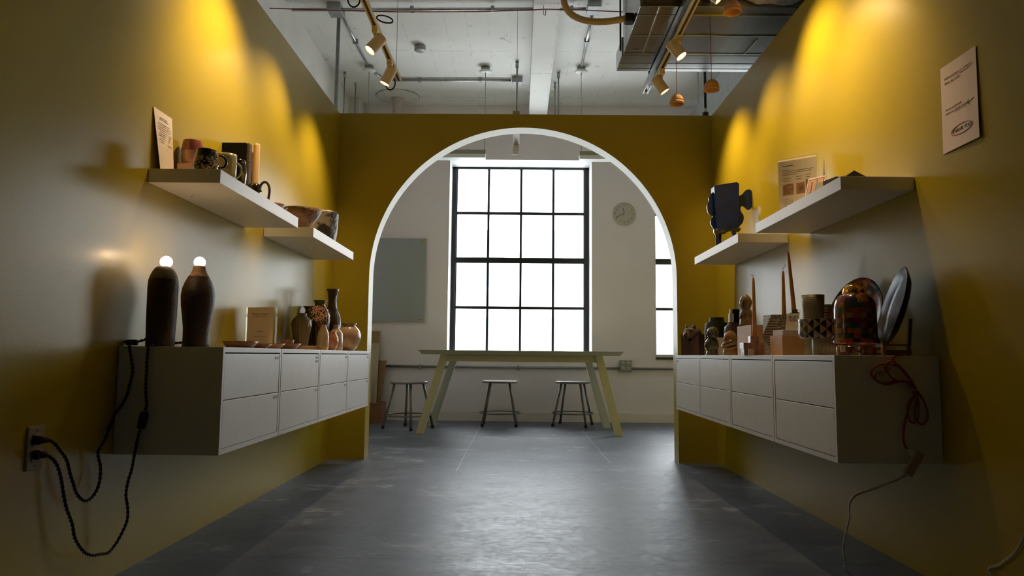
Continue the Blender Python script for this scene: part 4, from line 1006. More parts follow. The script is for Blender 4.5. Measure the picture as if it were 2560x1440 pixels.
# chamberstick and candle
o, x, k = pot('chamberstick', 'dark glazed candle holder with a tall loop handle on the left shelf', 'candle holder', 637, 3.10, ZLs, [(510, 13), (500, 11), (488, 13), (472, 16), (462, 16.5)], 'glaze_black', body='cup')
MB().lathe([(.016, ZLs + .001), (.030, ZLs + .003), (.056, ZLs + .022), (.058, ZLs + .025), (.052, ZLs + .024), (.026, ZLs + .007), (.016, ZLs + .006)], (x + .012, 3.10, 0), cap0=False).build('saucer', 'vase_brown', o)
hp = [px(u, v, y=3.10) for u, v in ((652, 480), (650, 470), (654, 460), (662, 455), (670, 460), (674, 475), (672, 492), (670, 500))]
MB().tube(smooth(hp, 6), .0055, 10).build('handle', 'clay_dark', o)
zb = px(636, 478, y=3.10).z; zt = px(636, 361, y=3.10).z
c_ = thing('beeswax_candle', 'pale honeycomb beeswax candle standing in the dark holder', 'candle', (x, 3.10, zb))
MB().lathe([(.0135, zb), (.0137, zb + .002)] + [(.0135 + (.0004 if i % 2 else 0), zb + .003 + (zt - zb - .006) * i / 60) for i in range(61)] + [(.012, zt), (0, zt)], (x, 3.10, 0), n=24).build('wax', 'beeswax', c_)
MB().tube([(x, 3.10, zt - .002), (x - .001, 3.10, zt + .006)], .0022, 8).build('wick', 'beeswax', c_)
pot('small_bowl', 'small dark rough bowl at the far end of the first left shelf', 'bowl', 684, 3.27, ZLs, [(532, 12), (522, 22), (511, 28.5)], 'rough_brown', 'little dark bowls', inner=.85, wob=.03)
pot('small_bowl', 'tiny dark bowl just behind the other small rough bowl', 'bowl', 706, 3.362, ZLs, [(530, 7), (524, 10), (519, 13)], 'rough_brown', 'little dark bowls', inner=.85, wob=.03)
pot('rough_bowl', 'brown hand-pinched bowl with slanting sides on the second left shelf', 'bowl', 754, 3.86, ZLs, [(582, 16), (575, 20), (555, 33), (538, 44), (524, 50)], 'rough_brown', 'rough hand-built bowls', inner=.9, wob=.035, n=60)
pot('rough_bowl', 'deep grey and black rough bowl at the end of the second left shelf', 'bowl', 803, 4.22, ZLs, [(607, 34), (600, 37), (585, 39.5), (565, 41), (545, 42), (535, 42), (531, 40)], 'rough_grey', 'rough hand-built bowls', inner=.9, wob=.03, n=60)
# ================================================================ RIGHT CABINETS
def blob(mb, c_, sx, sy, sz, face, feats, n=40, rough=0.0, seed=1):
    """rounded clay form; feats: (azimuth from the face, elevation, width, amount) bumps in degrees"""
    rr = random.Random(seed); m_ = n // 2; vs = []; fs = []; c_ = Vector(c_)
    ph = [(rr.uniform(2, 6), rr.uniform(0, 6), rr.uniform(2, 6), rr.uniform(0, 6)) for _ in range(4)]
    for i in range(m_ + 1):
        th = PI * i / m_
        for k in range(n):
            az = 2 * PI * k / n; el = 90 - math.degrees(th); r = 1.0
            a_ = math.degrees(az - face); a_ = (a_ + 180) % 360 - 180
            for fa, fe, w, amt in feats:
                da = (a_ - fa + 180) % 360 - 180
                da *= max(.2, math.cos(math.radians(el)))
                r += amt * math.exp(-(da * da + (el - fe) ** 2) / (2 * w * w))
            if rough:
                for p0, p1, p2, p3 in ph: r += rough * math.sin(p0 * az + p1) * math.sin(p2 * th + p3)
            vs.append(c_ + Vector((sx * r * math.sin(th) * math.cos(az), sy * r * math.sin(th) * math.sin(az), sz * r * math.cos(th))))
    for i in range(m_):
        for k in range(n): fs.append((i * n + k, (i + 1) * n + k, (i + 1) * n + (k + 1) % n, i * n + (k + 1) % n))
    return mb.add(vs, fs, True)
FACE = [(0, -2, 8, .16), (0, -15, 8, .30), (-22, 4, 10, -.22), (22, 4, 10, -.22), (-23, 2, 6, .11), (23, 2, 6, .11), (-12, -31, 8, .10), (12, -31, 8, .10), (0, -31, 6, .12), (0, -38, 4, -.20), (0, -46, 7, .12), (0, -64, 13, .12), (-24, 16, 9, .05), (24, 16, 9, .05), (-34, -18, 12, .05), (34, -18, 12, .05), (-92, -4, 9, .12), (92, -4, 9, .12), (180, 15, 40, .08)]
def facefeat(mb, c_, sx, sy, sz, face):
    """modelled brow, eyelids, nose, lips and ears on a clay head"""
    c_ = Vector(c_); s = (sx + sy) / 2
    def P(a, e, k=1.0):
        a = face + math.radians(a); e = math.radians(e)
        return c_ + Vector((sx * k * math.cos(e) * math.cos(a), sy * k * math.cos(e) * math.sin(a), sz * k * math.sin(e)))
    mb.tube([P(0, 14, 1.00), P(0, 2, 1.06), P(0, -10, 1.20), P(0, -15, 1.22), P(0, -19, 1.04)], [s * .06, s * .10, s * .15, s * .16, s * .08], 10)
    for q in (-1, 1):
        mb.ball(P(q * 9, -16, 1.06), s * .10, 10)
        mb.ball(P(q * 23, 2, .92), s * .17, 14, (1, 1, .75))
        mb.tube([P(q * 11, 1, 1.00), P(q * 22, 6.5, 1.06), P(q * 35, 2, 1.0)], [s * .03, s * .055, s * .03], 8)
        mb.tube([P(q * 12, -1, 1.00), P(q * 23, -5, 1.04), P(q * 34, -1, 1.0)], [s * .025, s * .045, s * .025], 8)
        mb.tube([P(q * 7, 13, 1.03), P(q * 22, 19, 1.06), P(q * 40, 13, 1.0)], [s * .05, s * .075, s * .04], 8)
        mb.tube([P(q * 88, 12, 1.0), P(q * 92, 14, 1.12), P(q * 95, 2, 1.16), P(q * 92, -10, 1.08), P(q * 88, -14, .98)], [s * .05, s * .075, s * .08, s * .08, s * .05], 8)
        mb.ball(P(q * 44, -16, .90), s * .20, 12)
    mb.tube([P(-19, -33, .98), P(-8, -29, 1.10), P(0, -30.5, 1.12), P(8, -29, 1.10), P(19, -33, .98)], [s * .03, s * .07, s * .065, s * .07, s * .03], 8)
    mb.tube([P(-17, -37, .97), P(0, -41, 1.10), P(17, -37, .97)], [s * .03, s * .085, s * .03], 8)
    mb.ball(P(0, -57, .93), s * .19, 12)
    return mb
def dirang(dx, dy): return math.atan2(dy, dx)

# 1 cat head in a notched block
bx_ = px(1747, 886, y=4.56); ang = -.62
o = thing('notched_block', 'plum brown block with a V-shaped notch carrying the cat head', 'block', (bx_.x, bx_.y, ZRc))
w_, h_, d_ = .118, .138, .10
ca_, sa_ = math.cos(ang), math.sin(ang)
def loc(x, y, z): return Vector((bx_.x + (x - w_) * ca_ - y * sa_, bx_.y + (x - w_) * sa_ + y * ca_, ZRc + z))
poly = [(0, 0), (w_, 0), (w_, h_), (w_ * .62, h_ * .70), (w_ * .5, h_ * .66), (w_ * .38, h_ * .72), (.0, h_)]
n_ = len(poly); vs = [loc(x, 0, z) for x, z in poly] + [loc(x, d_, z) for x, z in poly]
MB().add(vs, [tuple(range(n_)), tuple(range(n_, 2 * n_))[::-1]] + [(i, (i + 1) % n_, n_ + (i + 1) % n_, n_ + i) for i in range(n_)]).build('block', 'purple_block', o)
cc = loc(w_ * .50, .045, h_ * .70 + .046)
o = thing('cat_head_sculpture', 'brown clay cat head with pointed ears lying in the notched block', 'sculpture', cc)
fa = dirang(-.75, -.66)
mb = MB(); blob(mb, cc, .056, .052, .046, fa, [(0, -18, 22, .26), (0, -4, 12, .10), (-28, 14, 9, -.10), (28, 14, 9, -.10), (0, -30, 6, -.09), (-18, -22, 9, .10), (18, -22, 9, .10), (-30, 28, 10, .05), (30, 28, 10, .05), (180, 0, 50, .12)])
def CP(a, e, k=1.0):
    a = fa + math.radians(a); e = math.radians(e)
    return cc + Vector((.056 * k * math.cos(e) * math.cos(a), .052 * k * math.cos(e) * math.sin(a), .046 * k * math.sin(e)))
mb.tube([CP(0, 30, 1.02), CP(0, 10, 1.14), CP(0, -4, 1.36), CP(0, -12, 1.38)], [.004, .006, .007, .008], 10)
for q in (-1, 1):
    mb.tube([CP(q * 12, 8, 1.10), CP(q * 24, 16, 1.08), CP(q * 38, 16, 1.02)], [.002, .003, .0015], 8)
    mb.tube([CP(q * 14, 5, 1.10), CP(q * 25, 6, 1.08), CP(q * 36, 13, 1.02)], [.0015, .0025, .0015], 8)
    mb.tube([CP(q * 6, 22, 1.08), CP(q * 22, 27, 1.08), CP(q * 40, 26, 1.02)], [.003, .004, .002], 8)
    mb.ball(CP(q * 13, -20, 1.24), .011, 12)
    mb.tube([CP(0, -24, 1.32), CP(q * 14, -33, 1.16), CP(q * 30, -28, 1.02)], [.002, .0022, .001], 8)
mb.ball(CP(0, -38, 1.10), .010, 12)
mb.build('head', 'cat_clay', o)
for s in (-1, 1):
    a = fa + s * .95; b0 = cc + Vector((.030 * math.cos(a), .030 * math.sin(a), .030)); MB().tube([b0, b0 + Vector((.006 * math.cos(a), .006 * math.sin(a), .018)), b0 + Vector((.010 * math.cos(a), .010 * math.sin(a), .034))], [.015, .009, .001], 10).build('ear', 'cat_clay', o)

# 2 dark jar with collar
pot('collared_jar', 'tall dark stoneware jar with square shoulders and a short wide collar', 'jar', 1792, 4.64, ZRc, [(885, 24), (860, 29), (830, 31.5), (812, 30), (807, 28), (805, 20), (796, 18.5), (794, 18.5)], 'bust_dark', n=32)
# 3 glossy stacked heads
c1_ = px(1782, 833, y=4.22); c2_ = px(1780, 862, y=4.22); k = rad(1782, 4.22)
o = thing('stacked_head_sculpture', 'glossy dark green sculpture of two stacked heads facing left', 'sculpture', (c2_.x, 4.22, ZRc), 'stacked head sculptures')
mb = MB(); fd = PI * 1.12; blob(mb, c1_, 15 * k, 14 * k, 17 * k, fd, [], rough=.02); blob(mb, c2_, 18 * k, 15 * k, 20 * k, fd, [], rough=.02, seed=2); facefeat(mb, c1_, 15 * k, 14 * k, 17 * k, fd); facefeat(mb, c2_, 18 * k, 15 * k, 20 * k, fd)
mb.tube([(c2_.x, 4.22, ZRc), (c2_.x, 4.22, ZRc + .012), (c2_.x + .004, 4.22, c2_.z)], [.040, .034, .028], 20); mb.build('heads', 'head_green', o)
# 4 white block
o = MB().box((px(1791, 860, y=4.26).x, 4.262, ZRc), (px(1828, 860, y=4.26).x, 4.34, px(1800, 844, y=4.26).z)).build('white_block', 'white_block', None, .002, (1.26, 4.3, ZRc)); tag(o, 'plain white block behind the glossy brown head', 'block')
# 5 honey glazed head with scarf
c1_ = px(1826, 846, y=4.02); k = rad(1822, 4.02)
o = thing('scarfed_head', 'glossy honey brown glazed head wrapped in a scarf, facing left', 'sculpture', (c1_.x, 4.02, ZRc))
mb = MB(); blob(mb, c1_, 17 * k, 15 * k, 20 * k, PI * 1.14, [], rough=.02); facefeat(mb, c1_, 17 * k, 15 * k, 20 * k, PI * 1.14)
mb.lathe([(.042, ZRc), (.043, ZRc + .02), (.036, ZRc + .045), (.028, ZRc + .062), (.020, ZRc + .07)], (c1_.x + .002, 4.02, 0), n=40, wob=.05); mb.build('head', 'head_honey', o)
mb = MB()
for z, r in ((ZRc + .072, .038), (ZRc + .060, .043), (ZRc + .046, .044)):
    mb.tube([(c1_.x + r * math.cos(a), 4.02 + r * .8 * math.sin(a), z + .008 * math.sin(a * 2 + z * 90)) for a in [2 * PI * i / 30 for i in range(30)]], .0085, 8, closed=True)
mb.build('scarf', 'head_honey', o)
# 6 plum jar with packages on top
oj, xj, k = pot('shouldered_jar', 'dark plum jar with stepped shoulders behind the honey glazed head', 'jar', 1835, 4.46, ZRc, [(886, 22), (850, 25), (830, 26), (817, 24), (812, 17), (808, 15), (806, 16)], 'jar_plum', inner=None)
zt = px(1835, 806, y=4.46).z
MB().cyl((xj, 4.46, zt - .004), (xj, 4.46, zt), .038, 24).build('lid', 'jar_plum', oj)
zt += .0004
o = MB().box((px(1831, 790, y=4.46).x, 4.455, zt), (px(1848, 790, y=4.46).x, 4.485, px(1840, 773, y=4.46).z)).build('black_box', 'pack_black', None, .001, (xj + .01, 4.47, zt)); tag(o, 'small upright black box standing on the plum jar', 'box')
o = MB().box((px(1822, 790, y=4.44).x, 4.425, zt), (px(1833, 790, y=4.44).x, 4.452, px(1830, 784, y=4.44).z)).box((px(1825, 790, y=4.46).x, 4.4525, zt), (px(1830.5, 790, y=4.46).x, 4.475, px(1830, 773, y=4.46).z)).build('white_packet', 'pack_white', None, .001, (xj - .02, 4.44, zt)); tag(o, 'bright white packet leaning beside the small black box', 'packet')
# 7 pale block with stacked heads sculpture
ztb = px(1872, 812, y=3.43).z
o = MB().box((1.12, 3.43, ZRc), (1.30, 3.65, ztb)).build('wooden_plinth', 'wood_pale', None, .0015, (1.21, 3.54, ZRc)); tag(o, 'tall pale wooden block under the brown stacked heads', 'plinth', 'pale wooden display blocks')
k = rad(1863, 3.60); Yh = 3.60
c1_ = px(1864, 757, y=Yh); c2_ = px(1866, 790, y=Yh)
o = thing('stacked_head_sculpture', 'matte brown sculpture of a bald head stacked on another, on the wooden block', 'sculpture', (c2_.x, Yh, ztb), 'stacked head sculptures')
mb = MB(); f1 = dirang(-.75, -.66)
blob(mb, c1_, 15.5 * k, 15.5 * k, 22 * k, f1, [], n=48); facefeat(mb, c1_, 15.5 * k, 15.5 * k, 22 * k, f1); blob(mb, (c2_.x, Yh, c2_.z), 17 * k, 16 * k, 21 * k, PI * 1.12, [], n=48, seed=3); facefeat(mb, (c2_.x, Yh, c2_.z), 17 * k, 16 * k, 21 * k, PI * 1.12)
mb.tube([(c2_.x, Yh, ztb), (c2_.x, Yh, ztb + .015), (c2_.x, Yh, c2_.z)], [.036, .034, .030], 20); mb.build('heads', 'bust_head', o)
mb.v = []; b_ = MB()
# 8 marbled blocks candle holder with tall taper
Y8 = 3.30
o = thing('marbled_candle_holder', 'stepped candle holder of red and cream marbled clay blocks', 'candle holder', (px(1882, 880, y=Y8).x, Y8, ZRc))
xa, xb, xc, xd = [px(u, 870, y=Y8).x for u in (1857, 1876, 1897, 1908)]
z1, z2, z3 = px(1882, 873, y=Y8).z, px(1882, 857, y=Y8).z, px(1885, 841, y=Y8).z
MB().box((xa, Y8 - .012, z1), (xb + .004, Y8 + .045, z2)).box((xa + .004, Y8 - .006, ZRc), (xa + .022, Y8 + .04, z1)).box((xb + .0042, Y8 - .010, ZRc), (xc - .012, Y8 + .02, z2)).build('left_blocks', 'marble_red', o, .001)
MB().box((xc - .0118, Y8 - .016, ZRc), (xd, Y8 + .03, z2)).build('right_block', 'marble_red', o, .001)
MB().box((xb, Y8 - .004, z2 + .0002), (xc, Y8 + .032, z3)).build('upper_block', 'marble_red', o, .001)
MB().box((px(1871, 880, y=Y8 - .02).x, Y8 - .0205, ZRc + .001), (px(1884, 880, y=Y8 - .02).x, Y8 - .0198, ZRc + .027)).build('price_tag', 'price_tag', o)
def taper(u0, v0, u1, v1, Y, zb, label, wick, r0=.0105, r1=.0062, dy=0):
    a = px(u0, v0, y=Y); a.z = zb; b = px(u1, v1, y=Y + dy)
    o = thing('taper_candle', label, 'candle', a, 'honey coloured taper candles')
    n_ = 12; P = [a.lerp(b, i / n_) for i in range(n_)] + [a.lerp(b, .985), b]; R_ = [r0 + (r1 - r0) * i / n_ for i in range(n_)] + [r1 * .75, .001]
    MB().tube(P, R_, 16).build('wax', 'taper_wax', o)
    W_ = [b - Vector((0, 0, .004))] + [px(u, v, y=Y + dy) for u, v in wick]
    MB().tube(smooth(W_, 5), .0011, 6).build('wick', 'ink_soft', o)
taper(1887, 841, 1883, 694, Y8 + .014, z3 + .0003, 'tall straight taper candle in the marbled block holder', [(1883, 690), (1880, 687), (1877, 688)])
# 9 wooden block and thin slab
ztb = px(1947, 838, y=3.03).z
o = MB().box((1.12, 3.03, ZRc), (1.262, 3.18, ztb)).build('wooden_plinth', 'wood_orange', None, .0015, (1.19, 3.1, ZRc)); tag(o, 'wide low orange wooden block in the middle of the right cabinets', 'plinth', 'pale wooden display blocks')
zs = ztb + .0003; zst = px(1950, 824, y=3.04).z
o = MB().box((1.127, 3.04, zs), (1.242, 3.16, zst)).build('pale_slab', 'white_block', None, .002, (1.18, 3.1, zs)); tag(o, 'pale square tile lying on the low wooden block', 'tile')
# 10 faceted house vessel
Yh = 3.325; xh = px(1948, 840, y=Yh).x; k = rad(1948, Yh)
o = thing('faceted_vessel', 'black and cream marbled faceted vessel behind the low wooden block', 'vessel', (xh, Yh, ZRc))
zt = px(1948, 788, y=Yh).z; zm = px(1948, 838, y=Yh).z
def ring(r, z, a0, n=5): return [(xh + r * math.cos(a0 + 2 * PI * i / n), Yh + r * .92 * math.sin(a0 + 2 * PI * i / n), z) for i in range(n)]
A0 = PI + .15; r0, r1, r2 = ring(33 * k, ZRc, A0 + PI / 5), ring(46 * k, zm, A0), ring(40 * k, zt, A0 + PI / 5)
n = 5; vs = r0 + r1 + r2; up, dn = [], []
for i in range(n):
    # two triangle bands give the faceted walls
    up.append((n + i, n + (i + 1) % n, 2 * n + i)); up.append((n + (i + 1) % n, 2 * n + (i + 1) % n, 2 * n + i)) if True else None
    dn.append((i, (n + (i + 1) % n), n + i)); dn.append((i, (i + 1) % n, n + (i + 1) % n))
MB().add(vs, [f for i, f in enumerate(up) if i % 2 == 0] + [f for i, f in enumerate(dn) if i % 2 == 0]).build('light_facets', 'marble_lines', o)
MB().add(vs, [f for i, f in enumerate(up) if i % 2] + [f for i, f in enumerate(dn) if i % 2] + [tuple(range(n))[::-1], tuple(range(2 * n, 3 * n))]).build('dark_facets', 'marble_bw', o)
taper(1960, 787, 1957.5, 677, Yh + .006, zt + .0003, 'shorter taper candle with a curled wick on the faceted vessel', [(1957, 673), (1960, 668), (1963, 664), (1962, 661)])
hx = px(1987, 790, y=Yh - .02)
o = MB().box((hx.x - .020, Yh - .042, zt + .0003), (hx.x + .014, Yh - .012, zt + .012)).cyl((hx.x - .003, Yh - .027, zt + .0115), (hx.x - .003, Yh - .027, zt + .026), .013, 16).build('candle_cup', 'holder_brown', None, .001, (hx.x, Yh - .027, zt)); tag(o, 'small brown candle cup behind the sign with red lettering', 'candle holder')
taper(1985, 778, 1970, 629, Yh - .027, zt + .0262, 'tallest taper candle leaning left above the sign', [(1970, 625), (1969.5, 622)])
# 12 small sign
o = thing('small_card_stand', 'small clear stand with a cream card reading RUST', 'sign', (1.2, 3.05, zst))
dv = Vector((.985, -.17, 0)).normalized()
def cpl(u, v, d=0): p = px(u, v, y=3.065 + d); return p
a, b, c_, d_ = cpl(1963, 823), cpl(1996, 825, -.01), cpl(1999, 783, .012 - .01), cpl(1967, 784, .012)
a.z = b.z = zst + .0012; nv = (b - a).cross(d_ - a).normalized() * .0006
if nv.y > 0: nv = -nv
cd_ = MB().hexa([a, b, b - nv, a - nv], [d_, c_, c_ - nv, d_ - nv]).build('card', 'paper', o)
e_, f_, g_, h2 = cpl(1961, 824, .004), cpl(2001, 826, -.006), cpl(2003, 772, .010), cpl(1966, 773, .020); e_.z = f_.z = zst + .0005
MB().hexa([e_, f_, f_ - nv * 3, e_ - nv * 3], [h2, g_, g_ - nv * 3, h2 - nv * 3]).build('clear_holder', 'acrylic', o)
rt = (b - a).normalized(); upv = (d_ - a).normalized(); mid = a.lerp(b, .5) + nv * 1.2; H_ = (d_ - a).length
text('lettering', 'RUST', .0165, mid + upv * H_ * .70 + rt * .001, rt, upv, 'ink', cd_, shear=.15)
text('lettering', 'DESIGNS', .0065, mid + upv * H_ * .60 + rt * .001, rt, upv, 'ink_soft', cd_)
MB().bar(mid + upv * H_ * .53 - rt * .016, mid + upv * H_ * .58 + rt * .018, .0016, .0006, rt.cross(upv)).build('red_underline', 'ink_red', cd_)
# 13 gridded cup and small gridded shard
pot('gridded_cup', 'tall olive cup scored with a fine dark grid', 'cup', 2034, 2.94, ZRc, [(890, 24), (850, 25), (800, 26.5), (760, 28.5), (738, 29.5)], 'grid_cup', inner=.93)
pot('gridded_beaker', 'small grey gridded beaker between the olive cup and the colourful plate', 'cup', 2068, 3.02, ZRc, [(890, 13), (850, 15), (800, 17), (762, 19)], 'marble_lines', inner=.9)
# 14 striped base and patterned bowl
o, xs, k = pot('striped_pedestal', 'cream striped drum holding up the blue and white patterned bowl', 'pedestal', 2061, 2.70, ZRc, [(890, 29), (888, 31), (870, 31), (847, 31)], 'stripe_base', inner=None)
zt = px(2061, 847, y=2.70).z; MB().cyl((xs, 2.70, zt - .003), (xs, 2.70, zt - .0005), 30.5 * k, 32).build('top', 'stripe_base', o)
pot('patterned_bowl', 'blue and cream bowl covered in a triangle pattern on the striped drum', 'bowl', 2046, 2.70, zt, [(847, 44), (843, 50), (835, 51.5), (812, 50.5), (804, 50.5), (799, 52)], 'triangles', inner=.93)
# 15 patchwork lamp
Yl = 2.53; u0 = 2138; k = rad(u0, Yl); xl = px(u0, 800, y=Yl).x
o = thing('patchwork_lamp', 'glossy red patchwork dome lamp with a golden cap on stubby legs', 'lamp', (xl, Yl, ZRc))
def zz(v): return px(u0, v, y=Yl).z
ZL0 = zz(858)
prof = [(59, 858), (59.5, 855), (56.5, 846), (55, 830), (54.5, 800), (54.5, 775), (53, 762), (49, 750), (42, 741), (33, 735), (26, 732)]
pr = [(r * k, zz(v)) for r, v in prof]
MB().lathe([(r - .0035, z + .0) for r, z in pr[::-1]] + pr, (xl, Yl, 0), n=72, cap0=False).build('shade', 'patchwork', o)
MB().lathe([(29 * k, zz(734)), (29 * k, zz(730)), (27 * k, zz(722)), (22 * k, zz(715)), (14 * k, zz(710.5)), (6 * k, zz(708.5)), (0, zz(708))], (xl - .002, Yl, 0), cap0=False).build('golden_cap', 'brass_dark', o)
zleg = zz(862)
MB().lathe([(0, zleg - .006), (46 * k, zleg - .006), (48 * k, zleg), (0, zleg)], (xl, Yl, 0), cap0=False).build('base_disc', 'lamp_leg', o)
for (uu, yy) in ((2109, 2.49), (2172, 2.50), (2108, 2.59), (2164, 2.59)):
    xx = px(uu, 870, y=yy).x; lg = MB().lathe([(.0205, ZRc), (.0225, ZRc + .004), (.0235, zleg - .008), (.022, zleg - .006), (0, zleg - .006)], (xx, yy, 0), n=28).build('leg', 'lamp_leg', o)
    if uu == 2109: MB().box((xx - .022, yy - .0265, ZRc + .012), (xx - .006, yy - .0225, ZRc + .034)).build('price_tag', 'price_tag', lg)
MB().ball((xl, Yl, zleg + .025), .018, 20).build('bulb', 'bulb', o)
ld = bpy.data.lights.new('bulb_light', 'POINT'); ld.energy = .25; ld.color = (1, .6, .3); ld.shadow_soft_size = .01
lo = bpy.data.objects.new('bulb_light', ld); COL.objects.link(lo); lo.parent = o; lo.location = Vector((0, 0, zleg + .055 - ZRc))
# 16, 17 plates
def disc_plate(name, label, c_, R_, e1, e2, m, depth=.018, root=None):
    e1 = Vector(e1).normalized(); e2 = (Vector(e2) - e1 * Vector(e2).dot(e1)).normalized(); n_ = e1.cross(e2)
    if n_.x > 0: n_ = -n_; e2 = -e2
    o = root or thing(name, label, 'plate', (c_[0], c_[1], ZRc)); c_ = Vector(c_)
    prof = [(0, 0), (R_ * .5, 0), (R_ * .8, .002), (R_ * .97, depth), (R_, depth * .95), (R_ * .985, depth * .7), (R_ * .8, -.006), (R_ * .4, -.008), (0, -.008)]
    n = 72; vs = []; fs = []; uvs = []
    for r, t in prof:
        for k in range(n):
            a = 2 * PI * k / n; vs.append(c_ + e1 * (r * math.cos(a)) + e2 * (r * math.sin(a)) + n_ * t)
    for i in range(len(prof) - 1):
        for k in range(n):
            fs.append((i * n + k, i * n + (k + 1) % n, (i + 1) * n + (k + 1) % n, (i + 1) * n + k))
            q0, q1 = prof[i][0] / R_, prof[i + 1][0] / R_; uvs.append([(k / n, q0), ((k + 1) / n, q0), ((k + 1) / n, q1), (k / n, q1)])
    MB().add(vs, fs, True, uvs).build('dish', m, o); return o
lean = Vector((.26, 0, .966))
R6 = .158
disc_plate('patchwork_plate', 'round patchwork plate in reds and blues leaning on the wall behind the dome lamp', (1.343, 2.83, ZRc + R6 * .966 + .002), R6, lean, (.22, -.97, 0), 'patchwork_plate')
cpl_ = px(2238, 776, y=2.47); R7 = .150
o = thing('blue_plate', 'large dark blue glazed oval-looking plate tipped up on a wooden easel at the right end', 'plate', (1.318, 2.47, ZRc))
o['label'] = 'large dark blue glazed plate tipped up on an easel at the right end'
disc_plate('', '', (1.312, 2.475, ZRc + R7 * .95 + .018), R7, (.30, 0, .955), (-.26, -.966, 0), 'plate_blue', root=o)
o = thing('plate_easel', 'small dark wooden easel propping up the blue plate', 'easel', (1.33, 2.45, ZRc))
MB().box((px(2207, 870, y=2.43).x, 2.43, ZRc), (px(2216, 870, y=2.43).x, 2.445, ZRc + .052)).box((px(2207, 870, y=2.43).x, 2.445, ZRc + .006), (1.345, 2.46, ZRc + .020)).build('front_lip', 'easel_wood', o, .001)
MB().bar((1.36, 2.50, ZRc), (1.372, 2.50, ZRc + .13), .012, .010).build('upright', 'easel_wood', o, .001)
MB().bar((px(2215, 862, y=2.42).x, 2.425, ZRc + .036), (px(2276, 862, y=2.42).x, 2.425, ZRc + .036), .009, .007).build('cross_bar', 'easel_wood', o, .001)

# red cord bundle hanging over the cabinet side
YC = 2.3845
def rp_(q, dy=0): return px(2160 + q[0] / 6.545, 860 + q[1] / 6.545, y=YC - dy)
co = thing('cord_bundle', 'red fabric cord tied in a bundle against the side of the right cabinets', 'cord', (1.33, YC, .6))
lamp_out = [Vector((xl + .02, 2.60, ZRc + .02)), Vector((xl + .07, 2.55, ZRc + .008)), Vector((1.285, 2.475, ZRc + .006)), Vector((1.305, 2.41, ZRc + .007))]
paths = [lamp_out + [rp_(q, .002) for q in ((480, 210), (505, 290), (600, 400), (700, 520), (790, 640), (850, 740))],
         [rp_(q, .006) for q in ((850, 740), (760, 640), (600, 610), (380, 660), (230, 610), (130, 520), (130, 430), (220, 350), (340, 325), (480, 340), (600, 400), (740, 560), (840, 720))],
         [rp_(q, .011) for q in ((830, 730), (740, 640), (560, 600), (440, 540), (370, 420), (360, 340), (420, 285), (500, 300), (620, 400), (760, 570), (850, 730))],
         [rp_(q, .009) for q in ((185, 500), (190, 560), (240, 625), (360, 640), (520, 600), (660, 610), (790, 700))],
         [rp_(q, .004) for q in ((850, 730), (890, 800), (960, 900), (1010, 1010), (1040, 1120), (1040, 1220), (960, 1315), (870, 1270), (830, 1150), (850, 1000), (870, 860), (840, 740))],
         [rp_(q, .008) for q in ((820, 750), (830, 840), (740, 950), (710, 1100), (740, 1240), (800, 1290), (870, 1250), (890, 1100), (890, 950), (850, 760))],
         [rp_(q, .003) for q in ((800, 750), (820, 850), (745, 1000), (700, 1180), (665, 1300), (645, 1440))] + [px(2259, 1100, y=YC - .004), px(2263, 1115, y=YC - .006), px(2270, 1124, y=YC - .008)]]
mb = MB()
for p_ in paths: mb.tube(smooth([Vector(q) for q in p_], 8), .0036, 8)
cm = mb.build('cord', 'cord_red', co)
a, b = rp_((725, 775), .012), rp_((868, 742), .012); MB().tube([a, a.lerp(b, .5) - Vector((0, .006, 0)), b], .0016, 6).build('tie', 'tie', co)
a, b, c_, d_ = rp_((165, 470), .004), rp_((330, 350), .004), rp_((450, 390), .004), rp_((270, 545), .004)
MB().hexa([a, d_, d_ + Vector((0, -.006, 0)), a + Vector((0, -.006, 0))], [b, c_, c_ + Vector((0, -.004, 0)), b + Vector((0, -.004, 0))]).build('clear_bag', 'clear_bag', co)
a, b = rp_((175, 475), .008), rp_((320, 430), .008); MB().bar(a, b, .016, .002, (0, 1, 0)).build('paper_tag', 'paper', co)
a, b = px(2270, 1122, y=YC - .010), px(2284, 1136, y=YC - .012); MB().tube([a, b], [.006, .012], 10).build('plug', 'cable_white', co, .001)
# power tap and white flat cord
ex = thing('extension_cord', 'dim white extension cord with a flat three-way tap below the red cord', 'cord', (1.30, YC - .014, .40))
a, b = px(2300, 1130, y=YC - .016), px(2268, 1187, y=YC - .016)
MB().bar(a, b, .030, .018, (0, 1, 0)).build('power_tap', 'plastic_shaded', ex, .004)
W1 = [px(2266, 1186, y=YC - .016), px(2240, 1200, y=2.365), px(2190, 1220, y=2.36), px(2140, 1238, y=2.355), px(2124, 1260, y=2.352), px(2123, 1295, y=2.352), px(2115, 1330, y=2.352), px(2108, 1372, y=2.352), px(2113, 1405, y=2.352)]
zlast = px(2128, 1438, z=.004)
W1 += [zlast, Vector((1.20, 2.20, .004)), Vector((1.28, 2.05, .004)), Vector((1.34, 1.98, .006)), Vector((1.392, 1.95, .03)), px(2475, 1436, x=1.398), px(2500, 1412, x=1.398), px(2530, 1388, x=1.398), px(2550, 1362, x=1.398), px(2562, 1335, x=1.398), px(2600, 1240, x=1.398)]
sp = smooth(W1, 8); mb = MB()
for s_ in (-.0016, .0016): mb.tube([p_ + Vector((0, s_ * .4, s_)) for p_ in sp], .0024, 6)
mb.build('flat_cord', 'cable_white', ex)

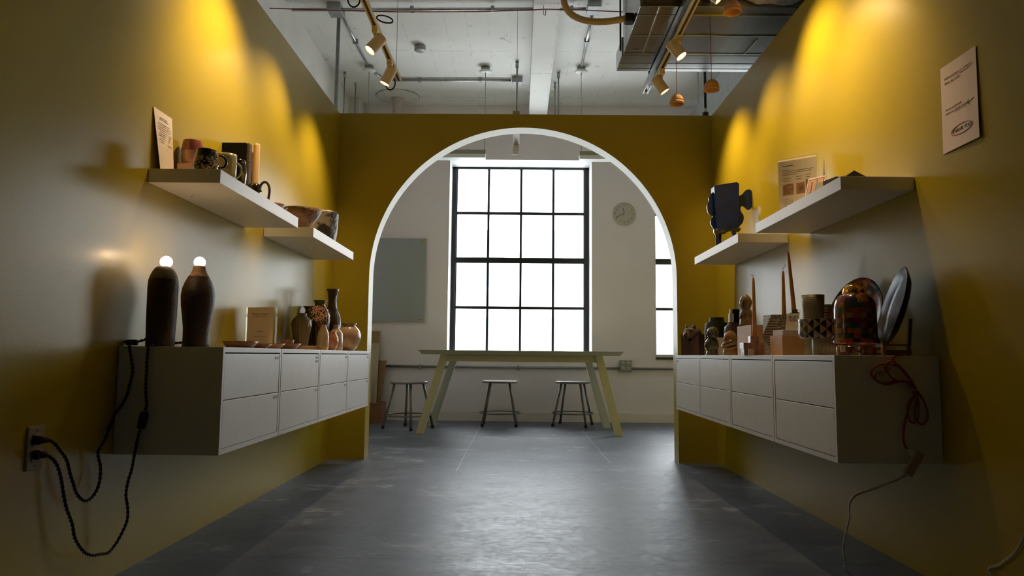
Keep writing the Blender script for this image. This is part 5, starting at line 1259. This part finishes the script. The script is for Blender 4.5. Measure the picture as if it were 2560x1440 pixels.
# flyer taped on the right wall
o = thing('wall_flyer', 'laminated flyer on the right wall with THANK YOU circled in red', 'flyer', (XR - .003, 2.215, 1.56))
A_, B_, C_, D_ = Vector((XR - .003, 2.314, 1.417)), Vector((XR - .009, 2.119, 1.416)), Vector((XR - .003, 2.124, 1.706)), Vector((XR - .002, 2.309, 1.708))
th = Vector((.0008, 0, 0)); sh_ = MB().hexa([A_, B_, B_ + th, A_ + th], [D_, C_, C_ + th, D_ + th]).build('sheet', 'paper_r', o)
def fw(s, t): return A_.lerp(B_, s).lerp(D_.lerp(C_, s), t) + Vector((-.0003, 0, 0))
def ft(body, s, t, sz, m='ink_brown', al='LEFT'): text('lettering', body, sz, fw(s, t), (B_ - A_), (D_ - A_), m, sh_, al)
ft('Follow and tag us on Instagram', .11, .83, .0118); ft('West_clay_studio', .11, .775, .0118)
ft('This sale would benefit', .11, .47, .0095); ft('Leave us a Google Review', .11, .425, .0118)
ft('THANK YOU!', .56, .175, .0165, 'ink', 'CENTER')
def squig(P, m, r=.0006): MB().tube(smooth([fw(*q) for q in P], 5), r, 5).build('pen_mark', m, sh_)
squig([(.55, .812), (.60, .818), (.64, .810), (.68, .818), (.73, .811), (.79, .818)], 'ink_blue')
for s0, s1, m_ in ((.37, .47, 'ink_red'), (.47, .56, 'card_photo'), (.56, .62, 'ink_green'), (.62, .70, 'ink_blue')): squig([(s0, .413), (s1, .413)], m_, .0009)
squig([(.90, .455), (.80, .44), (.73, .43), (.76, .465)], 'ink_green', .0010); squig([(.73, .43), (.78, .405)], 'ink_green', .0010)
for q in (1.0, .87):
    squig([(.555 + .30 * q * math.cos(a) , .19 + .058 * q * math.sin(a)) for a in [2 * PI * i / 20 for i in range(21)]], 'ink_red')

# ================================================================ RIGHT SHELVES
def onz(p, z): q = Vector(p); q.z = z; return q
o = thing('acrylic_sign', 'tall clear acrylic stand with a printed price sheet on the right shelf', 'sign', (1.29, 3.28, ZRs))
a, b = px(1943, 401, y=3.336), px(2042, 384, y=3.219); ta = tb = a.z; a.z = b.z = ZRs
dv = (b - a).normalized(); nv = Vector((-dv.y, dv.x, 0)); 
if nv.y > 0: nv = -nv
def quad(s0, t0, s1, t1, off, t, m, name, par):
    w = (b - a).length; hh = ta - ZRs
    P = lambda s, q: a + dv * (w * s) + Vector((0, 0, hh * q)) + nv * off
    p, q, r_, s_ = P(s0, t0), P(s1, t0), P(s1, t1), P(s0, t1)
    return MB().hexa([p, q, q - nv * t, p - nv * t], [s_, r_, r_ - nv * t, s_ - nv * t]).build(name, m, par)
quad(0, 0, 1.04, 1, .0030, .006, 'acrylic', 'holder', o)
# side strip and foot of the holder
pc = quad(.02, .02, .985, .985, .0, .0005, 'paper', 'price_sheet', o)
quad(.12, .872, .40, .884, .0006, .0004, 'ink_soft', 'heading_lines', pc)
for i, (s1, tt) in enumerate(((.28, .815), (.90, .785), (.86, .757), (.50, .729))): quad(.12, tt, s1, tt + .006, .0006, .0004, 'ink_soft', 'text_line', pc)
for s0, s1, t0 in ((.13, .40, .40), (.47, .68, .40), (.71, .90, .44)): quad(s0, t0, s1, t0 + .18, .0006, .0004, 'card_photo', 'printed_photo', pc)
for s0, s1, t0 in ((.13, .33, .67), (.13, .30, .63), (.47, .62, .68), (.47, .60, .64), (.71, .84, .69), (.71, .82, .65)): quad(s0, t0, s1, t0 + .007, .0006, .0004, 'ink_soft', 'text_line', pc)
for i in range(5): quad(.18, .19 + i * .036, .36, .193 + i * .036, .0006, .0004, 'ink_soft', 'drawing_line', pc)
quad(.18, .19, .184, .336, .0006, .0004, 'ink_soft', 'drawing_line', pc); quad(.356, .19, .36, .336, .0006, .0004, 'ink_soft', 'drawing_line', pc)
# triangular acrylic side support
p = px(2050, 440, y=3.02); q = px(2061, 440, y=2.99)
t_ = MB(); tz = px(2058, 402, y=3.0).z
t_.add([(p.x, 3.03, ZRs), (q.x, 2.99, ZRs), (q.x, 2.99, tz), (p.x + .002, 3.032, ZRs), (q.x + .002, 2.992, ZRs), (q.x + .002, 2.992, tz)], [(0, 1, 2), (3, 5, 4), (0, 3, 4, 1), (1, 4, 5, 2), (2, 5, 3, 0)])
w = t_.build('acrylic_wedge', 'mug_green', None, 0, (p.x, 3.01, ZRs)); tag(w, 'thin green acrylic triangle standing behind the framed print', 'stand')
# framed print
def leancard(name, label, cat, BL, BR, TL, TR, m_frame, m_in, inset, par=None):
    BL, BR, TL, TR = map(Vector, (BL, BR, TL, TR)); n_ = (BR - BL).cross(TL - BL).normalized()
    if n_.y > 0: n_ = -n_
    o = thing(name, label, cat, (BL + BR) / 2)
    MB().hexa([BL, BR, BR - n_ * .004, BL - n_ * .004], [TL, TR, TR - n_ * .004, TL - n_ * .004]).build('frame', m_frame, o)
    def P(s, t): return BL.lerp(BR, s).lerp(TL.lerp(TR, s), t)
    i = inset
    def patch(s0, t0, s1, t1, off, m, nm, pr):
        return MB().hexa([P(s0, t0) + n_ * off, P(s1, t0) + n_ * off, P(s1, t0), P(s0, t0)], [P(s0, t1) + n_ * off, P(s1, t1) + n_ * off, P(s1, t1), P(s0, t1)]).build(nm, m, pr)
    pr_ = patch(i, i, 1 - i, 1 - i, .0006, 'ink_brown', 'dark_border', o); patch(i + .04, i + .04, 1 - i - .04, 1 - i - .04, .0012, m_in, 'print', o)
    return o, patch
o, patch = leancard('framed_print', 'small white-framed print with dark bottles leaning back on the right shelf', 'print', onz(px(2009, 492, y=2.93), ZRs + .0003), onz(px(2056, 480, y=2.835), ZRs + .0003), px(2021, 447.5, y=2.965), px(2065, 437.5, y=2.872), 'frame_white', 'cup_peach', .06)
for s0, t0, s1, t1, m_ in ((.26, .35, .33, .80, 'ink_brown'), (.50, .38, .60, .80, 'facade_glass'), (.53, .80, .57, .93, 'jar_plum'), (.64, .38, .74, .72, 'facade_glass'), (.72, .30, .92, .70, 'clay_dark'), (.2, .2, .40, .26, 'ink_brown'), (.18, .32, .42, .36, 'ink_brown')):
    patch(s0, t0, s1, t1, .0016, m_, 'printed_shape', o)
def flat(name, label, cat, x0, y0, x1, y1, h, rot, m):
    o = MB().box((x0, y0, ZRs), (x1, y1, ZRs + h), rot).build(name, m, None, .0005, ((x0 + x1) / 2, (y0 + y1) / 2, ZRs)); return tag(o, label, cat)
flat('stacked_cards', 'low pile of yellow and white cards behind the framed print corner', 'cards', 1.20, 2.76, 1.27, 2.82, .050, .3, 'frame_white')
flat('dark_notebook', 'dark notebook lying near the middle of the right shelf', 'notebook', 1.19, 2.66, 1.28, 2.74, .040, .2, 'dark_tile')
zt_ = px(2132, 433, y=2.60).z
w = MB().prism([(1.17, ZRs), (1.30, ZRs), (1.225, zt_)], 'y', 2.56, 2.66).build('tented_leaflet', 'dark_tile', None, 0, (1.235, 2.61, ZRs)); tag(w, 'dark folded leaflet standing like a tent at the near end of the right shelf', 'leaflet')

# blue vase
YV = 4.24
o = thing('blue_vase', 'dark blue slab-built vase with puzzle-like side fins on legs', 'vase', (1.27, YV, ZRs))
def out(P, y=YV): return [(px(u, v, y=y).x, px(u, v, y=y).z) for u, v in P]
def smooth2(P, n=5):
    Q = [Vector((a, b, 0)) for a, b in P]; m_ = len(Q); o_ = []
    for i in range(m_):
        p0, p1, p2, p3 = Q[i - 1], Q[i], Q[(i + 1) % m_], Q[(i + 2) % m_]
        for k in range(n):
            t = k / n; r = .5 * ((2 * p1) + (p2 - p0) * t + (2 * p0 - 5 * p1 + 4 * p2 - p3) * t * t + (3 * p1 - p0 - 3 * p2 + p3) * t ** 3); o_.append((r.x, r.y))
    return o_
bp_ = out([(1782, 467), (1838, 458), (1844, 462), (1843, 575), (1788, 580)])
MB().prism(bp_, 'y', YV - .035, YV + .045).build('body', 'blue_glaze', o, .004)
rf = out([(1836, 478), (1846, 489), (1855, 486), (1864, 476), (1874, 474), (1882, 482), (1884, 495), (1882, 510), (1876, 522), (1869, 524), (1861, 517), (1855, 515), (1851, 521), (1853, 530), (1859, 540), (1858, 553), (1851, 563), (1838, 568)])
MB().prism(smooth2(rf), 'y', YV - .002, YV + .012).build('right_fin', 'blue_glaze', o)
lf = out([(1790, 480), (1781, 482), (1773, 492), (1772, 503), (1768, 515), (1770, 530), (1777, 538), (1782, 541), (1777, 552), (1778, 562), (1785, 572), (1792, 575)])
MB().prism(smooth2(lf), 'y', YV + .000, YV + .014).build('left_fin', 'blue_glaze', o)
zb = px(1815, 578, y=YV).z
for u, yy in ((1793, YV - .025), (1836, YV - .025), (1800, YV + .036), (1834, YV + .036)):
    xx = px(u, 600, y=yy).x; MB().tube([(xx, yy, ZRs + .0002), (xx + .001, yy, ZRs + .03), (xx - .001, yy, ZRs + .06), (xx, yy, zb + .012)], [.0085, .010, .009, .012], 12).build('leg', 'blue_glaze', o)
sk = out([(1782, 575), (1790, 580), (1806, 581), (1812, 577), (1830, 574), (1846, 572), (1846, 578), (1842, 582), (1836, 582), (1820, 581), (1812, 584), (1806, 588), (1798, 586), (1790, 589), (1783, 588), (1781, 582)])
MB().prism(smooth2(sk, 3), 'y', YV - .036, YV - .024).build('scalloped_apron', 'glaze_black', o)
# ---------------------------------------------------------------- daylight
W = bpy.data.worlds.new('World'); SC.world = W; W.use_nodes = True
bg = W.node_tree.nodes['Background']; bg.inputs['Color'].default_value = (.90, .96, 1.0, 1); bg.inputs['Strength'].default_value = 9.2
for a, b in OP:
    ld = bpy.data.lights.new('portal', 'AREA'); ld.shape = 'RECTANGLE'; ld.size = b - a; ld.size_y = Z1 - Z0; ld.cycles.is_portal = True
    lo = bpy.data.objects.new('daylight_portal', ld); COL.objects.link(lo); lo.location = ((a + b) / 2, YW + .40, (Z0 + Z1) / 2); lo.rotation_euler = (-PI / 2, 0, 0)
SC.view_settings.view_transform = 'Standard'; SC.view_settings.look = 'None'; SC.view_settings.gamma = 1; SC.view_settings.use_curve_mapping = False
SC.view_settings.exposure = 0.0
